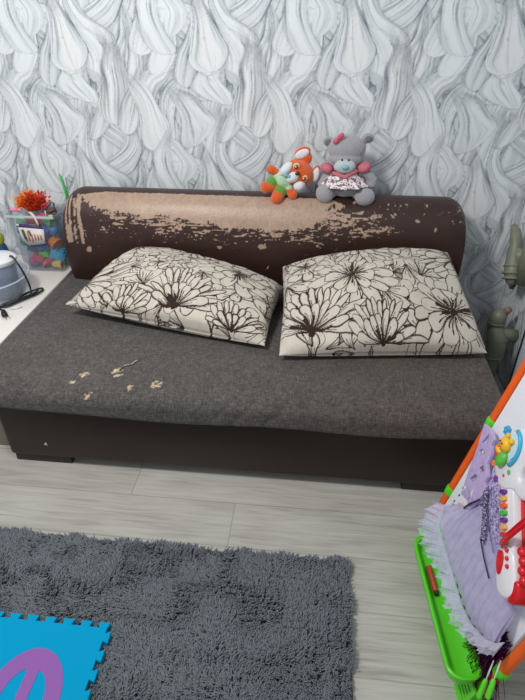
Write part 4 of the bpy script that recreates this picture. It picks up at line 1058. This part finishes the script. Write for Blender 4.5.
def glitter(name, col, col2, sc=260):
    m = bpy.data.materials.new(name); m.use_nodes = True; nt = m.node_tree; N = nt.nodes; L = nt.links; bs = N['Principled BSDF']; bs.inputs['Roughness'].default_value = .35
    tc = N.new('ShaderNodeTexCoord'); vo = N.new('ShaderNodeTexVoronoi'); vo.inputs['Scale'].default_value = sc; L.new(tc.outputs['Object'], vo.inputs['Vector'])
    sp = N.new('ShaderNodeSeparateColor'); L.new(vo.outputs['Color'], sp.inputs[0]); cr = N.new('ShaderNodeValToRGB'); L.new(sp.outputs[0], cr.inputs[0])
    e = cr.color_ramp.elements; e[0].color = (*lin(col), 1); e[0].position = .55; e[1].color = (*lin(col2), 1); e[1].position = .97; L.new(cr.outputs[0], bs.inputs['Base Color'])
    mm = N.new('ShaderNodeMath'); mm.operation = 'GREATER_THAN'; mm.inputs[1].default_value = .8; L.new(sp.outputs[1], mm.inputs[0]); L.new(mm.outputs[0], bs.inputs['Metallic'])
    bp = N.new('ShaderNodeBump'); bp.inputs['Strength'].default_value = .6; bp.inputs['Distance'].default_value = .003; L.new(sp.outputs[2], bp.inputs['Height']); L.new(bp.outputs[0], bs.inputs['Normal']); return m
def polyline(pts, n):
    P = np.array(pts, float); d = np.concatenate([[0], np.cumsum(np.linalg.norm(np.diff(P, axis=0), axis=1))]); t = np.linspace(0, d[-1], n)
    Q = np.stack([np.interp(t, d, P[:, k]) for k in range(P.shape[1])], 1)
    for _ in range(max(2, n // 24)): Q[1:-1] = (Q[:-2] + 2 * Q[1:-1] + Q[2:]) / 4
    return Q
def toW(S_, H_, N_):
    ea, ew, eu, en = (np.array(v) for v in (EA, EW, EU, EN))
    return ea + S_[..., None] * ew + H_[..., None] * eu + N_[..., None] * en
def dress():
    r = empty('tulle_dress', tuple(E3(.3, .2, .05)), 'lavender tulle dress with ruffled hem and sequin bodice hanging over the easel board', 'dress')
    tm = tulle('lavender_tulle', (212, 206, 236), .70); tr_ = tulle('lavender_ruffle', (226, 224, 246), .62)
    # gathered sheet between the ruffle and the bodice
    O = [(.101, .268, .075), (.163, .226, .08), (.251, .226, .08), (.328, .221, .08), (.40, .217, .08), (.463, .233, .08), (.519, .266, .075), (.532, .285, .065)]
    I = [(.115, .300, .03), (.165, .345, .03), (.20, .400, .03), (.26, .385, .035), (.34, .372, .04), (.385, .385, .04), (.42, .395, .04), (.455, .380, .035), (.490, .340, .03)]
    na, nb = 260, 60; A_ = polyline(O, na); B_ = polyline(I, na); f = np.linspace(0, 1, nb)[None, :, None]
    Q = A_[:, None, :] * (1 - f) + B_[:, None, :] * f
    tt = np.linspace(0, 1, na)[:, None]; ff = np.linspace(0, 1, nb)[None, :]
    Nn = Q[..., 2] + .0035 * np.sin(tt * 95 + ff * 4 + 5 * fbm(tt * 5 + 0 * ff, ff * 1.5 + 0 * tt, 3, 2)) * (1 - .7 * ff) + .010 * (fbm(tt * 5 + 0 * ff, ff * 2 + 0 * tt, 8, 2) - .5) + .012 * np.sin(ff * PI)
    link('skirt', npmesh('skirt', toW(Q[..., 0], Q[..., 1], Nn).reshape(-1, 3), gridF(na, nb)), tm, r)
    Nn2 = Nn - .012 + .01 * (fbm(tt * 12 + 4 + 0 * ff, ff * 4 + 0 * tt, 18, 3) - .5)
    link('underskirt', npmesh('underskirt', toW(Q[..., 0], Q[..., 1], Nn2).reshape(-1, 3), gridF(na, nb)), tulle('lilac_underskirt', (204, 192, 232), .6), r)
    # two layers of ruffle
    RO = [(.085, .262, .10), (.102, .175, .115), (.200, .166, .118), (.298, .196, .112), (.368, .184, .112), (.443, .193, .11), (.519, .236, .10), (.550, .256, .095), (.572, .285, .085)]
    RI = [(.115, .285, .07), (.160, .232, .078), (.251, .230, .078), (.328, .225, .078), (.40, .221, .078), (.463, .236, .078), (.519, .268, .072), (.538, .292, .065), (.545, .312, .055)]
    for ly, (fr, amp, ln_) in enumerate(((200, .0050, .96), (160, .0065, .80))):
        na, nb = 620, 16; A_ = polyline(RI, na); B_ = polyline(RO, na); f = np.linspace(0, ln_, nb)[None, :, None]
        Q = A_[:, None, :] * (1 - f) + B_[:, None, :] * f; tt = np.linspace(0, 1, na)[:, None]; ff = np.linspace(0, 1, nb)[None, :]
        ph = tt * fr + 4 * fbm(tt * 14, tt * 0, 5 + ly, 2)
        Nn = Q[..., 2] + .004 * (1 + ly) + amp * np.sin(ph) * (ff ** .7) + .007 * np.sin(ph * .43 + 2) * ff
        S2 = Q[..., 0] + .0022 * np.cos(ph) * ff + .004 * np.sin(ph * .31) * ff; H2 = Q[..., 1] + .003 * np.sin(ph * .37 + 1) * ff + .012 * ly * ff
        link('ruffle', npmesh('ruffle', toW(S2, H2, Nn).reshape(-1, 3), gridF(na, nb)), tr_, r)
    fn = lambda a, b_, t: E3(a, b_, t)
    gl = glitter('lilac_sequins', (178, 160, 212), (232, 226, 248)); 
    pan = MB().prism(chaikin([(.150, .30), (.168, .44), (.10, .58), (.19, .665), (.40, .72), (.487, .66), (.50, .48), (.45, .41), (.40, .37), (.291, .345)], 1), fn, .012, .026, .003).build('sequin_panel', gl, r, True, 40)
    bp_ = [(.023, .552), (.067, .565), (.096, .557), (.100, .538), (.120, .522), (.128, .490), (.158, .470), (.160, .448), (.182, .440), (.180, .400), (.172, .364), (.169, .335), (.140, .345), (.100, .329), (.072, .415), (.050, .487)]
    MB().prism(bp_, fn, .028, .038, .002, [[(.056, .508), (.066, .552), (.082, .530)], [(.066, .484), (.078, .500), (.096, .503), (.086, .478)], [(.108, .452), (.118, .474), (.132, .466), (.122, .444)], [(.098, .395), (.106, .425), (.122, .432), (.118, .400)]]).build('bodice', mat('lilac_satin', (192, 172, 216), rough=.45, var=.10, vscale=50), r, True, 35)
    sv = mat('silver_print', (220, 222, 232), rough=.3, metal=.3)
    MB().prism([(.120, .372), (.137, .377), (.140, .396), (.145, .377), (.162, .374), (.145, .368), (.143, .352), (.138, .367)], fn, .038, .0395).build('silver_star', sv, r)
    MB().tube([E3(.097, .362, .039), E3(.092, .352, .039), E3(.099, .342, .039), E3(.107, .349, .039), E3(.103, .364, .039), E3(.097, .362, .039)], .0022, 6).build('silver_loop', sv, r)
    # glitter braid and dark lacing down the middle
    gb = polyline([(.182, .440, .032), (.205, .414, .034), (.237, .398, .036), (.285, .375, .046), (.300, .366, .052)], 60)
    bm = MB()
    for k in range(0, 60):
        p = gb[k]; q = gb[min(k + 1, 59)]
        bm.ell(E3(p[0] + .006 * math.sin(k * 1.3), p[1] + .006 * math.cos(k * 1.3), p[2] + .004), (.0055, .0055, .0045), None, 1)
    bm.build('braid', glitter('dark_braid', (92, 84, 120), (214, 208, 232), 400), r)
    dk = mat('dark_thread', (46, 40, 70), rough=.6)
    MB().tube([E3(*p) for p in polyline([(.296, .368, .060), (.345, .358, .064), (.402, .349, .066)], 14)], .0022, 6).build('lacing', dk, r)
    MB().tube([E3(*p) for p in polyline([(.150, .322, .040), (.163, .355, .044), (.190, .408, .044)], 14)], .003, 6).build('lacing', dk, r)
    MB().tube([E3(*p) for p in polyline([(.075, .255, .02), (.082, .235, .03), (.09, .225, .05)], 10)], .004, 6).build('strap_end', dk, r)
dress()
def toy_guitar():
    r = empty('toy_guitar', tuple(E3(.33, .5, .045)), 'white and red musical toy guitar with coloured keys and a lion, hanging on the easel', 'musical toy')
    fn = lambda a, b_, t: E3(a, b_, t)
    wht = mat('toy_white_plastic', (236, 234, 240), rough=.28, spec=.6); red = mat('toy_red_plastic', (214, 24, 36), rough=.28)
    head = chaikin([(.178, .606), (.186, .652), (.208, .698), (.242, .724), (.298, .717), (.353, .702), (.380, .662), (.376, .612), (.343, .582), (.314, .584), (.284, .545), (.236, .542), (.196, .572)], 2)
    hole = [(.313 + .011 * math.cos(t), .636 + .018 * math.sin(t)) for t in np.linspace(0, 2 * PI, 17)[:-1]]
    MB().prism(head, fn, .050, .082, .008, [hole]).build('body_shell', wht, r, True, 50)
    d = Vector((.795, -.607)); pp = Vector((.607, .795))
    def loc(a, b_): return (.275 + d.x * a + pp.x * b_, .560 + d.y * a + pp.y * b_)
    MB().prism([loc(-.02, .0), loc(-.02, .058), loc(.17, .062), loc(.17, .040), loc(.17, .0)], fn, .040, .060, .003).build('red_back', red, r, True, 50)
    nk = MB().prism(chaikin([loc(-.02, -.012), loc(-.02, .040), loc(.08, .041), loc(.185, .040), loc(.185, -.010), loc(.08, -.012)], 1), fn, .056, .080, .004).build('neck', wht, r, True, 50)
    cols = [((112, 48, 150), 'purple'), ((240, 176, 84), 'amber'), ((240, 100, 50), 'orange'), ((70, 190, 70), 'green'), ((112, 48, 150), 'purple'), ((236, 180, 90), 'amber'), ((226, 50, 50), 'red'), ((70, 190, 70), 'green')]
    for k, (c, nm) in enumerate(cols):
        a0 = .020 + .0172 * k; c4 = [loc(a0 - .0062, -.006), loc(a0 + .0062, -.006), loc(a0 + .0062, .018), loc(a0 - .0062, .018)]
        o = MB().prism(chaikin(c4, 1), fn, .080, .0885, .002).build('key', mat('key_' + nm, c, rough=.3), r, True, 50); o['label'] = nm + ' key'
    end = chaikin([loc(.150, -.012), loc(.150, .044), loc(.215, .052), loc(.255, .044), loc(.270, .018), loc(.265, -.014), loc(.245, -.030), loc(.190, -.026)], 2)
    MB().prism(end, fn, .054, .088, .008).build('end_shell', wht, r, True, 50)
    MB().prism(chaikin([loc(.228, .030), loc(.222, .064), loc(.262, .058), loc(.282, .026), loc(.268, .012)], 2), fn, .046, .086, .006).build('red_tip', red, r, True, 50)
    MB().prism(chaikin([loc(.160, -.010), loc(.160, .010), loc(.185, .012), loc(.222, -.008), loc(.200, -.020)], 1), fn, .088, .092, .001).build('red_leaf', red, r, True, 50)
    for k in range(3): MB().ell(E3(*loc(.160 + .018 * k, .026), .089), (.0058, .0058, .0058), None, 2).build('button', red, r)
    for k in range(4): MB().ell(E3(*loc(.160 + .021 * k, .062 + .004 * (k % 2)), .072), (.013, .014, .013), None, 2).build('tuning_knob', red, r)
    # picture window with the lion
    win = [(.226 + .038 * math.cos(t) * .8 + .010 * math.sin(t), .640 + .052 * math.sin(t)) for t in np.linspace(0, 2 * PI, 25)[:-1]]
    MB().prism(win, fn, .082, .0845, .001).build('picture_panel', mat('pale_window', (196, 228, 238), rough=.25), r, True, 50)
    MB().tube([E3(.226 + .040 * math.cos(t), .642 + .052 * math.sin(t), .085) for t in np.linspace(-.6, 1.7, 14)], .0055, 8).build('blue_arch', mat('aqua_plastic', (62, 176, 214), rough=.3), r)
    li = MB(); li.ell(E3(.214, .640, .088), (.014, .022, .020)); li.ell(E3(.204, .662, .088), (.007, .007, .007)); li.ell(E3(.228, .662, .088), (.007, .007, .007)); li.ell(E3(.204, .612, .088), (.010, .016, .010))
    lo = li.build('lion_figure', mat('lion_yellow', (244, 188, 46), rough=.4), r)
    MB().ell(E3(.230, .604, .088), (.012, .018, .024), ry(20)).build('lion_clothes', mat('lion_green', (96, 184, 70), rough=.4), lo)
    for q in ((.208, .645), (.219, .645)): MB().ell(E3(*q, .1045), (.0022, .0022, .0026), None, 2).build('lion_eye', mat('lion_brown', (96, 52, 24), rough=.4), lo)
    MB().ell(E3(.213, .632, .104), (.005, .005, .0035), None, 2).build('lion_muzzle', mat('lion_orange', (236, 120, 40), rough=.4), lo)
    for q, c, rr in (((.198, .595), (226, 56, 40), .009), ((.208, .566), (240, 130, 50), .008), ((.246, .548), (132, 48, 150), .0085), ((.262, .632), (128, 56, 150), .007), ((.272, .600), (90, 190, 90), .006), ((.262, .578), (236, 70, 110), .004)):
        fl = MB()
        for k in range(5): fl.ell(E3(q[0] + rr * .6 * math.cos(k * 1.257), q[1] + rr * .6 * math.sin(k * 1.257), .0835), (rr * .5,) * 3, None, 2)
        fl.build('raised_flower', mat('flower_%d_%d' % (c[0], c[1]), c, rough=.35), r)
    f2 = MB()
    for k in range(6): f2.ell(E3(.155 + .009 * math.cos(k * 1.047), .640 + .009 * math.sin(k * 1.047), .060), .006, None, 2)
    f2.ell(E3(.155, .640, .062), .006, None, 2); f2.build('blue_flower', mat('sky_plastic', (60, 160, 210), rough=.35), r)
    # red strap
    def band(pts, w): 
        Q = polyline(pts, 40); V = []
        for i, p in enumerate(Q):
            t = Q[min(i + 1, 39)] - Q[max(i - 1, 0)]; t[2] = 0; t /= np.linalg.norm(t); nn = np.array((-t[1], t[0], 0))
            V += [p + nn * w, p - nn * w]
        V = np.array(V); return toW(V[:, 0], V[:, 1], V[:, 2])
    V = band([(.398, .476, .092), (.408, .520, .100), (.425, .590, .105), (.45, .680, .09), (.46, .74, .06)], .009)
    o = link('strap', npmesh('strap', V, gridF(40, 2)), red, r); md = o.modifiers.new('t', 'SOLIDIFY'); md.thickness = .003
    V = band([(.240, .700, .070), (.262, .716, .075), (.30, .745, .06), (.36, .79, .03)], .010)
    o = link('strap', npmesh('strap', V, gridF(40, 2)), red, r); md = o.modifiers.new('t', 'SOLIDIFY'); md.thickness = .003
toy_guitar()
def tinsel():
    g = np.random.default_rng(12); V = []; F = []
    for i in range(520):
        s0 = g.uniform(.455, .530) ; h0 = g.uniform(.20, .27); n0 = g.uniform(.006, .022)
        if i > 380: s0 = g.uniform(.60, .68); h0 = g.uniform(.06, .15); n0 = g.uniform(-.05, -.01)
        ln = g.uniform(.08, .17); a = g.normal(-.12, .28); w = .0011; k0 = len(V); m = 8; cu = g.normal(0, .5)
        for j in range(m):
            f = j / (m - 1); s_ = s0 + math.sin(a + cu * f) * ln * f; h_ = h0 - math.cos(a) * ln * f; n_ = n0 + .012 * f + .004 * math.sin(f * 9 + i)
            tw = f * 7 + i
            for sg in (-1, 1): V.append(E3(s_ + sg * w * math.cos(tw), h_, n_ + sg * w * math.sin(tw)))
        for j in range(m - 1): F.append((k0 + 2 * j, k0 + 2 * j + 1, k0 + 2 * j + 3, k0 + 2 * j + 2))
    me = npmesh('tinsel_garland', np.array([tuple(v) for v in V]), np.array(F))
    o = link('tinsel_garland', me, mat('purple_tinsel', (96, 18, 84), rough=.25, metal=.75), None); settle(o)
    tag(o, 'dark purple shiny tinsel hanging below the lavender dress at the lower end of the easel', 'tinsel')
tinsel()
for k, (a, b_, c) in enumerate((((.573, .190, .060), (.600, .150, .072), (.545, .228, .048)), ((.583, .215, .055), (.612, .178, .066), (.556, .252, .045)))):
    r = empty('toy_fork', tuple(E3(*b_)), ('green handled toy fork with a thin white shaft, the left one below the ruffle', 'green handled toy fork with a thin white shaft, the right one nearest the orange tube')[k], 'toy fork', 'green toy forks below the dress')
    A_ = E3(*a); B_ = E3(*b_); C_ = E3(*c)
    MB().tube([A_, A_ + (B_ - A_) * .15, A_ + (B_ - A_) * .9, B_], [.004, .0065, .0070, .005], 12).build('handle', green, r, True, 40)
    MB().tube([C_, A_ + (B_ - A_) * .05], .0018, 8).build('shaft', mat('white_wire', (226, 226, 232), rough=.4), r)
